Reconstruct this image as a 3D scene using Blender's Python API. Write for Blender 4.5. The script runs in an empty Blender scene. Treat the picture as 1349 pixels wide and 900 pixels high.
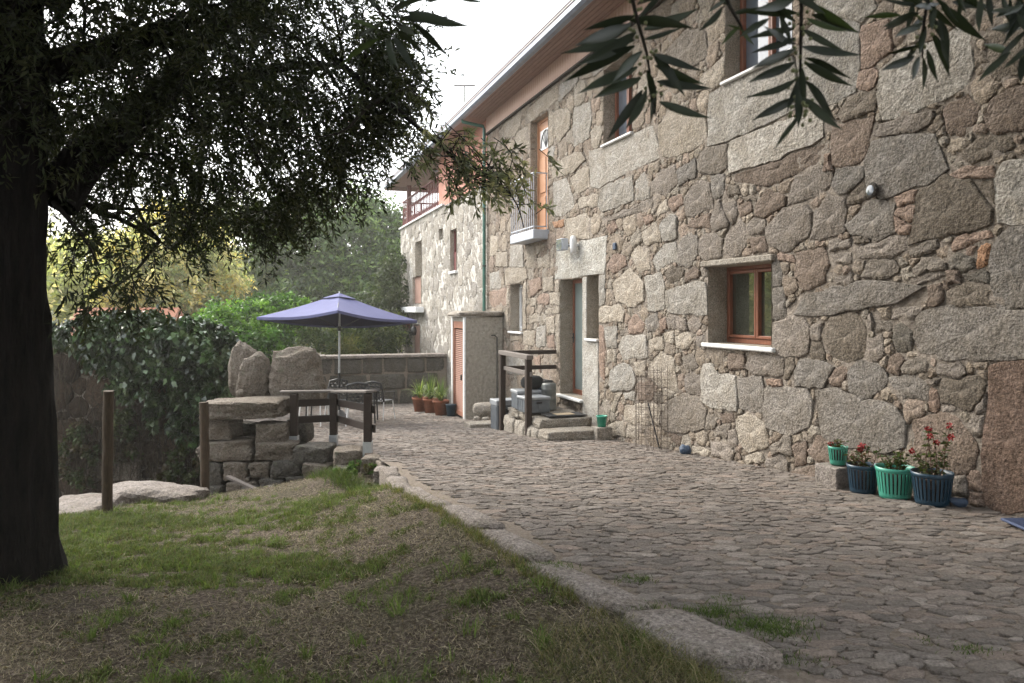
import bpy, math, random
import numpy as np
from mathutils import Vector, Matrix, noise as mnoise

# ------------------------------------------------------------------ camera, sky, sun, exposure
sc = bpy.context.scene
C = sc.collection
rnd = random.Random(11)
R = np.random.RandomState(7)
EYE = 1.55
FX = 1000.0            # focal length in photo pixels
CX, HV = 674.5, 407.0  # column of the optical axis, row of the horizon
cam_d = bpy.data.cameras.new('camera')
cam = bpy.data.objects.new('camera', cam_d); C.objects.link(cam)
cam.location = (0, 0, EYE); cam.rotation_euler = (math.pi/2, 0, 0)
cam_d.sensor_width = 36.0; cam_d.lens = 36.0*FX/1349.0
cam_d.shift_y = -43.0/1349.0
cam_d.clip_start = 0.05; cam_d.clip_end = 2000
cam_d.dof.use_dof = True; cam_d.dof.focus_distance = 9.0; cam_d.dof.aperture_fstop = 9.0
sc.camera = cam

SUN_EL, SUN_AZ = math.radians(38), math.radians(-50)     # azimuth from +Y towards +X
w = bpy.data.worlds.new('World'); sc.world = w; w.use_nodes = True
nt = w.node_tree; nt.nodes.clear()
sky = nt.nodes.new('ShaderNodeTexSky'); sky.sky_type = 'NISHITA'; sky.sun_disc = False
sky.sun_elevation = SUN_EL; sky.sun_rotation = SUN_AZ; sky.dust_density = 4; sky.air_density = 1.2
mixs = nt.nodes.new('ShaderNodeMix'); mixs.data_type = 'RGBA'
cn = nt.nodes.new('ShaderNodeTexNoise'); cn.inputs['Scale'].default_value = 1.6; cn.inputs['Detail'].default_value = 6
cr = nt.nodes.new('ShaderNodeMapRange'); cr.inputs['From Min'].default_value = .35; cr.inputs['From Max'].default_value = .7
cr.inputs['To Min'].default_value = .72; cr.inputs['To Max'].default_value = .97
bg = nt.nodes.new('ShaderNodeBackground'); bg.inputs['Strength'].default_value = 0.12
wo = nt.nodes.new('ShaderNodeOutputWorld')
tcw = nt.nodes.new('ShaderNodeTexCoord')
nt.links.new(tcw.outputs['Generated'], cn.inputs['Vector'])
nt.links.new(cn.outputs['Fac'], cr.inputs['Value'])
nt.links.new(cr.outputs['Result'], mixs.inputs['Factor'])
nt.links.new(sky.outputs['Color'], mixs.inputs['A'])
mixs.inputs['B'].default_value = (9.6, 9.9, 10.4, 1)       # bright thin cloud
nt.links.new(mixs.outputs['Result'], bg.inputs['Color'])
nt.links.new(bg.outputs['Background'], wo.inputs['Surface'])

sl = bpy.data.lights.new('sun', 'SUN'); sl.energy = 2.2; sl.angle = math.radians(30); sl.color = (1, .95, .86)
so = bpy.data.objects.new('sun', sl); C.objects.link(so)
sd = Vector((math.sin(SUN_AZ)*math.cos(SUN_EL), math.cos(SUN_AZ)*math.cos(SUN_EL), math.sin(SUN_EL)))
so.rotation_euler = sd.to_track_quat('Z', 'Y').to_euler()
sc.view_settings.view_transform = 'Standard'; sc.view_settings.look = 'None'
sc.view_settings.exposure = 1.7; sc.view_settings.gamma = 1
sc.cycles.max_bounces = 6; sc.cycles.diffuse_bounces = 3; sc.cycles.transparent_max_bounces = 8

# ------------------------------------------------------------------ object helpers
def link(o, parent=None):
    C.objects.link(o)
    if parent is not None: o.parent = parent
    return o
def props(o, label=None, cat=None, group=None, kind=None):
    if label: o['label'] = label
    if cat: o['category'] = cat
    if group: o['group'] = group
    if kind: o['kind'] = kind
    return o
def empty(name, loc=(0, 0, 0), rz=0.0, label=None, cat=None, group=None, kind=None, parent=None):
    o = bpy.data.objects.new(name, None); o.location = loc; o.rotation_euler = (0, 0, rz)
    o.empty_display_size = .1
    link(o, parent); return props(o, label, cat, group, kind)
def copy_tree(o, parent=None):
    c = o.copy(); link(c, parent)
    for ch in list(o.children):
        d = copy_tree(ch, c)
    return c

def tri_mesh(name, V, F, mat, parent=None, tint=None, smooth=True, loc=None):
    """mesh from numpy arrays: V (n,3), F (m,3) and an optional per-vertex colour"""
    V = np.asarray(V, dtype=np.float32); F = np.asarray(F, dtype=np.int32)
    me = bpy.data.meshes.new(name)
    me.vertices.add(len(V)); me.vertices.foreach_set('co', V.ravel())
    me.loops.add(F.size); me.loops.foreach_set('vertex_index', F.ravel())
    me.polygons.add(len(F))
    k = F.shape[1]
    me.polygons.foreach_set('loop_start', np.arange(0, F.size, k, dtype=np.int32))
    me.polygons.foreach_set('use_smooth', np.full(len(F), smooth, dtype=bool))
    me.update(calc_edges=True)
    if tint is not None:
        ca = me.color_attributes.new('tint', 'FLOAT_COLOR', 'POINT')
        t = np.ones((len(V), 4), dtype=np.float32); t[:, :3] = tint
        ca.data.foreach_set('color', t.ravel())
    me.materials.append(mat)
    o = bpy.data.objects.new(name, me)
    if loc is not None: o.location = loc
    return link(o, parent)

class MB:
    """collects simple solids and links them as ONE mesh object"""
    def __init__(s): s.v = []; s.f = []; s.m = []; s.sm = []
    def add(s, vs, fs, mi=0, smooth=False):
        b = len(s.v); s.v += [tuple(p) for p in vs]
        for f in fs: s.f.append(tuple(i+b for i in f)); s.m.append(mi); s.sm.append(smooth)
    def box(s, lo, hi, mi=0, M=None, bev=0.0):
        x0, y0, z0 = lo; x1, y1, z1 = hi
        if bev > 0:
            b = min(bev, .45*min(x1-x0, y1-y0, z1-z0))
            vs = []; idx = {}
            for ix, X in enumerate((x0, x1)):
                for iy, Y in enumerate((y0, y1)):
                    for iz, Z in enumerate((z0, z1)):
                        sx, sy, sz = (1, -1)[ix], (1, -1)[iy], (1, -1)[iz]
                        idx[ix, iy, iz] = len(vs)
                        vs += [(X, Y+sy*b, Z+sz*b), (X+sx*b, Y, Z+sz*b), (X+sx*b, Y+sy*b, Z)]
            fs = []
            I = idx
            for a, q in ((0, [(0,0,0),(0,0,1),(0,1,1),(0,1,0)]), (0, [(1,0,0),(1,1,0),(1,1,1),(1,0,1)]),
                         (1, [(0,0,0),(1,0,0),(1,0,1),(0,0,1)]), (1, [(0,1,0),(0,1,1),(1,1,1),(1,1,0)]),
                         (2, [(0,0,0),(0,1,0),(1,1,0),(1,0,0)]), (2, [(0,0,1),(1,0,1),(1,1,1),(0,1,1)])):
                fs.append(tuple(I[k]+a for k in q))
            for p, q, a, c in [((0,0,0),(0,0,1),0,1), ((1,0,0),(1,0,1),0,1), ((0,1,0),(0,1,1),0,1), ((1,1,0),(1,1,1),0,1),
                               ((0,0,0),(0,1,0),0,2), ((1,0,0),(1,1,0),0,2), ((0,0,1),(0,1,1),0,2), ((1,0,1),(1,1,1),0,2),
                               ((0,0,0),(1,0,0),1,2), ((0,1,0),(1,1,0),1,2), ((0,0,1),(1,0,1),1,2), ((0,1,1),(1,1,1),1,2)]:
                fs.append((I[p]+a, I[q]+a, I[q]+c, I[p]+c))
            for k in I.values(): fs.append((k, k+1, k+2))
        else:
            vs = [(x0,y0,z0),(x1,y0,z0),(x1,y1,z0),(x0,y1,z0),(x0,y0,z1),(x1,y0,z1),(x1,y1,z1),(x0,y1,z1)]
            fs = [(0,3,2,1),(4,5,6,7),(0,1,5,4),(1,2,6,5),(2,3,7,6),(3,0,4,7)]
        if M is not None: vs = [M @ Vector(p) for p in vs]
        s.add(vs, fs, mi)
    def beam(s, a, b, wx, wz, mi=0, bev=0.0, up=(0, 0, 1)):
        a = Vector(a); b = Vector(b); d = b-a; L = d.length; x = d.normalized()
        u = Vector(up)
        y = u.cross(x)
        if y.length < 1e-4: y = Vector((0, 1, 0)).cross(x)
        y.normalize(); z = x.cross(y)
        M = Matrix((x, y, z)).transposed().to_4x4(); M.translation = a
        s.box((0, -wx/2, -wz/2), (L, wx/2, wz/2), mi, M, bev)
    def tube(s, pts, rad, k=8, mi=0, caps=True):
        pts = [Vector(p) for p in pts]; n = len(pts)
        if not hasattr(rad, '__len__'): rad = [rad]*n
        vs = []; prev = None
        for i, p in enumerate(pts):
            t = (pts[min(i+1, n-1)]-pts[max(i-1, 0)])
            t = t.normalized() if t.length > 1e-9 else Vector((0, 0, 1))
            if prev is None:
                a = Vector((0, 0, 1)) if abs(t.z) < .9 else Vector((1, 0, 0))
                x = a.cross(t).normalized()
            else:
                x = (prev - t*prev.dot(t)).normalized()
            prev = x; y = t.cross(x)
            for j in range(k):
                a = 2*math.pi*j/k
                vs.append(p + (x*math.cos(a)+y*math.sin(a))*rad[i])
        fs = []
        for i in range(n-1):
            for j in range(k):
                j2 = (j+1) % k
                fs.append((i*k+j, i*k+j2, (i+1)*k+j2, (i+1)*k+j))
        s.add(vs, fs, mi, True)
        if caps:
            s.add(vs[:k], [tuple(range(k))[::-1]], mi); s.add(vs[-k:], [tuple(range(k))], mi)
    def lathe(s, prof, k=24, mi=0, c=(0, 0, 0), smooth=True):
        vs = []
        for r, z in prof:
            for j in range(k):
                a = 2*math.pi*j/k
                vs.append((c[0]+r*math.cos(a), c[1]+r*math.sin(a), c[2]+z))
        fs = []
        for i in range(len(prof)-1):
            for j in range(k):
                j2 = (j+1) % k
                fs.append((i*k+j, i*k+j2, (i+1)*k+j2, (i+1)*k+j))
        s.add(vs, fs, mi, smooth)
    def build(s, name, mats, parent=None, loc=None, rz=0.0):
        me = bpy.data.meshes.new(name); me.from_pydata(s.v, [], s.f)
        if not isinstance(mats, (list, tuple)): mats = [mats]
        for m in mats: me.materials.append(m)
        me.polygons.foreach_set('material_index', s.m); me.polygons.foreach_set('use_smooth', s.sm)
        me.update()
        o = bpy.data.objects.new(name, me)
        if loc is not None: o.location = loc
        o.rotation_euler = (0, 0, rz)
        return link(o, parent)

# ------------------------------------------------------------------ materials
class NT:
    def __init__(s, name):
        s.m = bpy.data.materials.new(name); s.m.use_nodes = True; s.t = s.m.node_tree
        s.b = s.t.nodes['Principled BSDF']; s.o = s.t.nodes['Material Output']
    def n(s, typ, **kw):
        x = s.t.nodes.new(typ)
        for k, v in kw.items():
            if k in x.inputs: x.inputs[k].default_value = v
            else: setattr(x, k, v)
        return x
    def l(s, a, b): s.t.links.new(a, b)
    def coord(s, scale=(1, 1, 1), gen='Object'):
        tc = s.n('ShaderNodeTexCoord'); mp = s.n('ShaderNodeMapping'); mp.inputs['Scale'].default_value = scale
        s.l(tc.outputs[gen], mp.inputs['Vector']); return mp.outputs['Vector']
    def noise(s, vec, scale, detail=4, rough=.6, dist=0):
        x = s.n('ShaderNodeTexNoise'); x.inputs['Scale'].default_value = scale; x.inputs['Detail'].default_value = detail
        x.inputs['Roughness'].default_value = rough; x.inputs['Distortion'].default_value = dist
        s.l(vec, x.inputs['Vector']); return x.outputs['Fac']
    def ramp(s, fac, stops):
        x = s.n('ShaderNodeValToRGB'); el = x.color_ramp.elements
        while len(el) < len(stops): el.new(.5)
        for e, (p, c) in zip(el, stops):
            e.position = p; e.color = (c[0], c[1], c[2], 1) if hasattr(c, '__len__') else (c, c, c, 1)
        s.l(fac, x.inputs['Fac']); return x.outputs['Color']
    def mix(s, a, b, fac, mode='MIX'):
        x = s.n('ShaderNodeMix'); x.data_type = 'RGBA'; x.blend_type = mode
        for v, key in ((a, 'A'), (b, 'B'), (fac, 'Factor')):
            if isinstance(v, bpy.types.NodeSocket): s.l(v, x.inputs[key])
            elif hasattr(v, '__len__'): x.inputs[key].default_value = (v[0], v[1], v[2], 1)
            else: x.inputs[key].default_value = v
        return x.outputs['Result']
    def bump(s, h, strength, dist, prev=None):
        x = s.n('ShaderNodeBump'); x.inputs['Strength'].default_value = strength; x.inputs['Distance'].default_value = dist
        s.l(h, x.inputs['Height'])
        if prev is not None: s.l(prev, x.inputs['Normal'])
        return x.outputs['Normal']
    def attr(s, name='tint'):
        x = s.n('ShaderNodeAttribute'); x.attribute_name = name; return x.outputs['Color']

def granite(name, base=None, grain=46, bump=.9, stain=(.55, .5, .42), lichen=0.0, rough=.92):
    """coarse granite; the colour of each stone comes from its tint attribute (or base)"""
    m = NT(name); v = m.coord()
    col = m.attr() if base is None else None
    g = m.noise(v, grain, 3, .75)
    g2 = m.noise(v, grain*.33, 4, .7)
    big = m.noise(v, 3.1, 5, .65, .6)
    sp = m.ramp(g, [(.34, .38), (.45, .84), (.55, 1.08), (.68, 1.6)])
    c = m.mix(col if col is not None else base, sp, .85, 'MULTIPLY')
    st = m.ramp(big, [(.38, .0), (.62, 1.0)])
    c = m.mix(c, m.mix(c, stain, 1.0, 'MULTIPLY'), m.mix((0, 0, 0), st, .55))
    c2 = m.ramp(g2, [(.3, .72), (.6, 1.1)])
    c = m.mix(c, c2, .6, 'MULTIPLY')
    if lichen > 0:
        lf = m.ramp(m.noise(v, 9, 5, .7), [(.56, 0), (.68, lichen)])
        c = m.mix(c, (.16, .17, .12), lf)
    m.l(c, m.b.inputs['Base Color'])
    m.b.inputs['Roughness'].default_value = rough; m.b.inputs['Specular IOR Level'].default_value = .2
    b1 = m.bump(g, bump, .022)
    b2 = m.bump(g2, bump*.9, .05, b1)
    b3 = m.bump(m.noise(v, 5.5, 3, .6), .6, .05, b2)
    m.l(b3, m.b.inputs['Normal'])
    return m.m

def rough_col(name, c1, c2, scale=20, bump=.5, bdist=.01, rough=.85, stretch=(1, 1, 1), spec=.3, metal=0.0, detail=5):
    m = NT(name); v = m.coord(stretch)
    n1 = m.noise(v, scale, detail, .65)
    c = m.ramp(n1, [(.3, c1), (.7, c2)])
    m.l(c, m.b.inputs['Base Color'])
    m.b.inputs['Roughness'].default_value = rough; m.b.inputs['Specular IOR Level'].default_value = spec
    m.b.inputs['Metallic'].default_value = metal
    if bump > 0: m.l(m.bump(n1, bump, bdist), m.b.inputs['Normal'])
    return m.m

def leaf_mat(name, trans=.35, rough=.5, spec=.3, tcol=(1.1, 1.25, .55)):
    m = NT(name)
    col = m.attr()
    geo = m.n('ShaderNodeNewGeometry')
    back = m.mix(col, (1.25, 1.25, 1.15), 1.0, 'MULTIPLY')
    c = m.mix(col, back, geo.outputs['Backfacing'])
    m.l(c, m.b.inputs['Base Color'])
    m.b.inputs['Roughness'].default_value = rough; m.b.inputs['Specular IOR Level'].default_value = spec
    tr = m.n('ShaderNodeBsdfTranslucent')
    m.l(m.mix(col, tcol, 1.0, 'MULTIPLY'), tr.inputs['Color'])
    ms = m.n('ShaderNodeMixShader'); ms.inputs['Fac'].default_value = trans
    m.l(m.b.outputs['BSDF'], ms.inputs[1]); m.l(tr.outputs['BSDF'], ms.inputs[2])
    m.l(ms.outputs['Shader'], m.o.inputs['Surface'])
    return m.m

def glass_mat(name, col, rough=.03):
    m = NT(name)
    m.b.inputs['Base Color'].default_value = (*col, 1); m.b.inputs['Roughness'].default_value = rough
    m.b.inputs['Specular IOR Level'].default_value = 1.0; m.b.inputs['Coat Weight'].default_value = 1.0
    m.b.inputs['Coat Roughness'].default_value = .01
    v = m.coord(); m.l(m.bump(m.noise(v, 3.0, 2), .06, .02), m.b.inputs['Coat Normal'])
    return m.m

MT = {}
MT['stone'] = granite('granite_tinted')
MT['rock'] = granite('granite_boulder', base=(.20, .17, .14), grain=45, bump=1.0, lichen=.5)
MT['rock_dark'] = granite('granite_mossy', base=(.105, .096, .084), grain=45, bump=1.0, lichen=.6)
MT['pale'] = granite('granite_dressed', base=(.44, .42, .385), grain=80, bump=.6)
MT['reveal'] = granite('granite_reveal', base=(.37, .33, .275), grain=60, bump=.6)
MT['kerb'] = granite('granite_kerb', base=(.30, .265, .24), grain=50, bump=1.0, lichen=.3)
MT['step'] = granite('granite_step', base=(.36, .325, .28), grain=55, bump=.9)
MT['mortar'] = rough_col('earth_mortar', (.15, .124, .10), (.33, .285, .24), 30, 1.0, .04, .95, detail=8)
MT['joint_soil'] = rough_col('joint_soil', (.12, .095, .075), (.24, .20, .16), 30, 1.0, .03, .95, detail=8)
MT['lime'] = rough_col('lime_mortar', (.36, .33, .29), (.60, .58, .54), 14, .8, .02, .95)
MT['paving'] = None
MT['render'] = rough_col('cement_render', (.26, .235, .195), (.42, .385, .325), 16, 1.0, .06, .95, detail=8)
MT['white'] = rough_col('white_paint', (.62, .62, .62), (.78, .78, .77), 12, .1, .002, .5)
MT['marble'] = rough_col('white_marble', (.55, .55, .54), (.72, .72, .71), 20, .1, .002, .5)
MT['timber_frame'] = rough_col('varnished_timber', (.16, .06, .035), (.26, .105, .062), 8, .15, .002, .4, (9, 9, 1))
MT['timber_door'] = rough_col('golden_timber', (.36, .175, .09), (.48, .255, .145), 8, .15, .002, .45, (9, 9, 1))
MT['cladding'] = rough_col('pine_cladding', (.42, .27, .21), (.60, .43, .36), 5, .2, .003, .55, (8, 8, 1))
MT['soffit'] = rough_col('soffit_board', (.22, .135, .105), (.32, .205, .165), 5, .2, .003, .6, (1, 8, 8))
MT['gutter'] = rough_col('painted_gutter', (.16, .19, .25), (.24, .28, .35), 6, .05, .002, .35, spec=.5)
MT['gutter_lip'] = rough_col('gutter_lip', (.5, .55, .62), (.65, .7, .76), 6, .05, .002, .35, spec=.5)
MT['green_pipe'] = rough_col('green_pipe', (.03, .10, .075), (.045, .15, .115), 6, .05, .002, .35, spec=.5)
MT['roof_tile'] = rough_col('clay_tile', (.25, .11, .07), (.42, .2, .13), 9, .5, .01, .85)
MT['salmon'] = rough_col('salmon_plaster', (.44, .21, .16), (.54, .28, .22), 4, .2, .005, .9)
MT['dark_red'] = rough_col('dark_red_paint', (.11, .03, .03), (.17, .05, .048), 12, .2, .003, .6)
MT['old_shutter'] = rough_col('faded_shutter', (.22, .13, .10), (.34, .21, .17), 14, .3, .004, .8, (8, 8, 1))
MT['louvre'] = rough_col('orange_timber', (.24, .105, .065), (.33, .155, .105), 14, .2, .002, .6)
MT['grey_metal'] = rough_col('grey_metal', (.34, .37, .42), (.45, .48, .53), 12, .1, .002, .45, spec=.5)
MT['dark_timber'] = rough_col('dark_stained_timber', (.020, .013, .010), (.05, .034, .026), 16, .4, .004, .7, (2, 12, 12))
MT['rail_top'] = rough_col('weathered_board', (.10, .085, .075), (.2, .175, .155), 16, .4, .004, .8, (2, 12, 12))
MT['post_wood'] = rough_col('round_post_wood', (.028, .019, .012), (.085, .057, .034), 14, .5, .006, .85, (8, 8, 1))
MT['steel'] = rough_col('steel_shoe', (.42, .44, .46), (.58, .6, .62), 15, .1, .002, .4, metal=.6)
MT['table'] = rough_col('dark_table', (.02, .018, .017), (.045, .04, .038), 12, .3, .004, .95, spec=.05)
MT['zinc'] = rough_col('dull_zinc', (.10, .105, .10), (.19, .195, .185), 10, .1, .002, .45, metal=.5)
MT['black_metal'] = rough_col('black_metal', (.012, .012, .013), (.03, .03, .032), 20, .1, .002, .45, spec=.5)
MT['wire'] = rough_col('rusty_wire', (.06, .045, .035), (.14, .11, .09), 30, .1, .002, .7)
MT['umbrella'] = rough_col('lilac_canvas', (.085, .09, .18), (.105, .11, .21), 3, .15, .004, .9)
MT['umbrella_in'] = rough_col('canvas_shaded', (.012, .012, .035), (.018, .018, .05), 3, .15, .004, .9)  # underside shade put into a much darker canvas colour
MT['terracotta'] = rough_col('terracotta', (.17, .062, .034), (.26, .10, .058), 14, .3, .004, .9)
MT['mint'] = rough_col('mint_plastic', (.045, .26, .185), (.065, .33, .24), 6, .05, .001, .4, spec=.5)
MT['navy'] = rough_col('navy_plastic', (.006, .028, .05), (.010, .038, .065), 6, .05, .001, .4, spec=.5)
MT['teal'] = rough_col('green_plastic', (.02, .24, .16), (.03, .31, .21), 6, .05, .001, .4, spec=.5)
MT['soil'] = rough_col('potting_soil', (.02, .014, .01), (.06, .04, .03), 50, .8, .01, .95)
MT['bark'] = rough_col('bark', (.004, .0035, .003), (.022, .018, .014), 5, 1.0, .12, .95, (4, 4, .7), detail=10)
MT['twig'] = rough_col('twig_bark', (.014, .012, .009), (.04, .034, .026), 30, .5, .005, .9)
MT['box_plastic'] = rough_col('blue_grey_plastic', (.10, .112, .125), (.155, .17, .185), 9, .05, .001, .5, spec=.4)
MT['box_lid'] = rough_col('pale_plastic', (.20, .21, .22), (.28, .295, .31), 9, .05, .001, .5, spec=.4)
MT['rubber'] = rough_col('black_rubber', (.012, .012, .013), (.03, .03, .03), 60, .4, .003, .8)
MT['tan'] = rough_col('tan_coir', (.28, .22, .15), (.36, .29, .2), 60, .4, .003, .95)
MT['blue_mat'] = rough_col('slate_blue_mat', (.05, .065, .12), (.08, .10, .17), 60, .4, .003, .8)
MT['slate_blue'] = rough_col('blue_plastic_scrap', (.03, .05, .085), (.06, .085, .13), 15, .4, .01, .6)
MT['leaf'] = leaf_mat('foliage')
MT['leaf_ivy'] = leaf_mat('ivy_leaf', .15, .28, .6)
MT['leaf_lit'] = leaf_mat('foliage_thin', .55, tcol=(1.4, 1.35, .75))
MT['leaf_near'] = leaf_mat('olive_leaf', .22, .38, .45)
MT['grass'] = leaf_mat('grass_blade', .3, .7, .15)
MT['petal'] = rough_col('red_petal', (.22, .02, .02), (.36, .035, .035), 30, .1, .001, .6)
MT['glass_dark'] = glass_mat('window_glass', (.035, .04, .03))
MT['glass_sky'] = glass_mat('upstairs_glass', (.10, .12, .15))
MT['glass_teal'] = rough_col('frosted_glass', (.15, .185, .175), (.21, .245, .235), 3, 0, .001, .22, spec=.8)
MT['curtain'] = rough_col('net_curtain', (.40, .40, .42), (.55, .55, .57), 4, .2, .01, .9, (12, 12, 1))
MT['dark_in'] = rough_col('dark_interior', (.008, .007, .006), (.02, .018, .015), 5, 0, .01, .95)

def paving_mat():
    m = NT('schist_paving'); v = m.coord()
    col = m.attr()
    g = m.noise(v, 60, 4, .75); g2 = m.noise(v, 14, 5, .7); big = m.noise(v, .9, 4, .6)
    c = m.mix(col, m.ramp(g, [(.3, .6), (.5, 1.0), (.7, 1.3)]), .75, 'MULTIPLY')
    c = m.mix(c, m.ramp(g2, [(.3, .7), (.65, 1.15)]), .7, 'MULTIPLY')
    c = m.mix(c, m.ramp(big, [(.35, .78), (.65, 1.12)]), .8, 'MULTIPLY')
    m.l(c, m.b.inputs['Base Color']); m.b.inputs['Roughness'].default_value = .9
    m.b.inputs['Specular IOR Level'].default_value = .2
    v2 = m.coord((1, 2.2, 1))
    b = m.bump(g, .9, .012); b = m.bump(m.noise(v2, 16, 6, .75), .9, .05, b)
    m.l(b, m.b.inputs['Normal']); return m.m
MT['paving'] = paving_mat()

def ground_mat():
    m = NT('earth_and_litter'); v = m.coord()
    n1 = m.noise(v, 38, 5, .75); n2 = m.noise(v, 1.3, 5, .65, .5); n3 = m.noise(v, 140, 3, .7)
    dirt = m.ramp(n1, [(.34, (.045, .034, .026)), (.5, (.14, .11, .085)), (.66, (.34, .285, .235))])
    green = m.ramp(n1, [(.3, (.035, .042, .014)), (.7, (.11, .12, .04))])
    c = m.mix(dirt, green, m.ramp(n2, [(.42, .02), (.62, .32)]))
    c = m.mix(c, m.ramp(n3, [(.3, .6), (.7, 1.35)]), .7, 'MULTIPLY')
    m.l(c, m.b.inputs['Base Color']); m.b.inputs['Roughness'].default_value = .95
    m.b.inputs['Specular IOR Level'].default_value = .1
    b = m.bump(n1, 1.0, .06); b = m.bump(n3, 1.0, .02, b)
    m.l(b, m.b.inputs['Normal']); return m.m
MT['ground'] = ground_mat()

# ------------------------------------------------------------------ geometry of the site
TA = 0.334; ALPHA = math.atan(TA); SA, CA = math.sin(ALPHA), math.cos(ALPHA)
WC = 5.6
def W(u, v, n=0.0):
    """house coordinates (along wall, height) of photo point (u,v) on the plane n metres in front of the wall"""
    c = WC - n/CA; Y = 1000*c/(u-340.5)
    return (Y+SA*n)/CA, EYE+(HV-v)*Y/1000
def to_world(s, n): return (WC - SA*s - CA*n, CA*s - SA*n)
def drop(Y):
    pts = ((-5, 1.33), (0, 1.34), (3, 1.40), (6, 1.55), (12, 2.057), (17, 2.48), (22, 2.76), (34, 3.2), (80, 4.5))
    return np.interp(Y, [p[0] for p in pts], [p[1] for p in pts])
def pz(Y): return EYE - drop(Y)                     # paving level
def at(u, v, Y): return Vector(((u-CX)*Y/FX, Y, EYE-(v-HV)*Y/FX))
KB = [(-4, 3.4), (0, 2.05), (2.85, .77), (3.6, .45), (4.35, .11), (5.6, -.42), (7.0, -1.08), (8.5, -1.50), (9.9, -2.0), (10.9, -2.75), (11.0, -4.35), (20, -7.6), (26, -9)]
def kx(Y): return np.interp(Y, [p[0] for p in KB], [p[1] for p in KB])
def grass_z(x, y):
    d = 1.32+.06*y+.0035*y*y+.025*np.maximum(0, -x)
    k = np.maximum(0, kx(y)-x)
    t = np.clip(k/1.3, 0, 1); t = t*t*(3-2*t)
    w_ = np.clip((8.6-y)/1.5, 0, 1)
    return EYE-(d*(t*w_+1-w_) + (drop(y)+.035)*(1-t)*w_)
def edge_y(x): return 9.35+.12*np.sin(x*1.7)-np.maximum(0, -x-3.4)*.95     # far edge of the grass
def ground_z(x, y):
    x = np.asarray(x, float); y = np.asarray(y, float)
    patio = pz(y)-.055
    patio = np.where(y > 23.5, np.maximum(pz(y)-.8, -4), patio)
    g = grass_z(x, y)
    low = -2.1-.02*np.maximum(0, y-12)
    e = np.clip((y-edge_y(x))/.8, 0, 1)
    g = g*(1-e)+low*e
    g = np.where(y > 9, np.where(x < -3.2, g, np.where(e > 0, np.maximum(g, -1.2), g)), g)
    g = g+.22*np.exp(-((x+1.95)/.75)**2-((y-9.35)/.6)**2)*(y > 7)+.10*np.exp(-((x+2.9)/.6)**2-((y-9.9)/.5)**2)*(y > 7)
    z = np.where(x > kx(y)+.1, patio, g)
    far = np.clip((y-60)/160, 0, 1)
    z = z+far*far*20*(1+.3*np.sin(x*.021+1)+.15*np.sin(x*.06))
    return z

def value_noise(h, w_, cell, rs):
    gh, gw = int(h/cell)+3, int(w_/cell)+3
    g = rs.rand(gh, gw)*2-1
    yy = np.arange(h)/cell; xx = np.arange(w_)/cell
    y0 = yy.astype(int); x0 = xx.astype(int); fy = (yy-y0)[:, None]; fx = (xx-x0)[None, :]
    fy = fy*fy*(3-2*fy); fx = fx*fx*(3-2*fx)
    a = g[y0][:, x0]; b = g[y0][:, x0+1]; c = g[y0+1][:, x0]; d = g[y0+1][:, x0+1]
    return (a*(1-fx)+b*fx)*(1-fy)+(c*(1-fx)+d*fx)*fy

def smooth_noise(P, f, seed=0):
    """cheap vectorised 3-D noise: a sum of skewed sines"""
    P = np.asarray(P); o = np.zeros(len(P))
    rs = np.random.RandomState(seed)
    for i in range(7):
        d = rs.randn(3); d /= np.linalg.norm(d)
        o += np.sin(P@d*f*(.7+.9*rs.rand())+rs.rand()*6.28)
    return o/3.2

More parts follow.
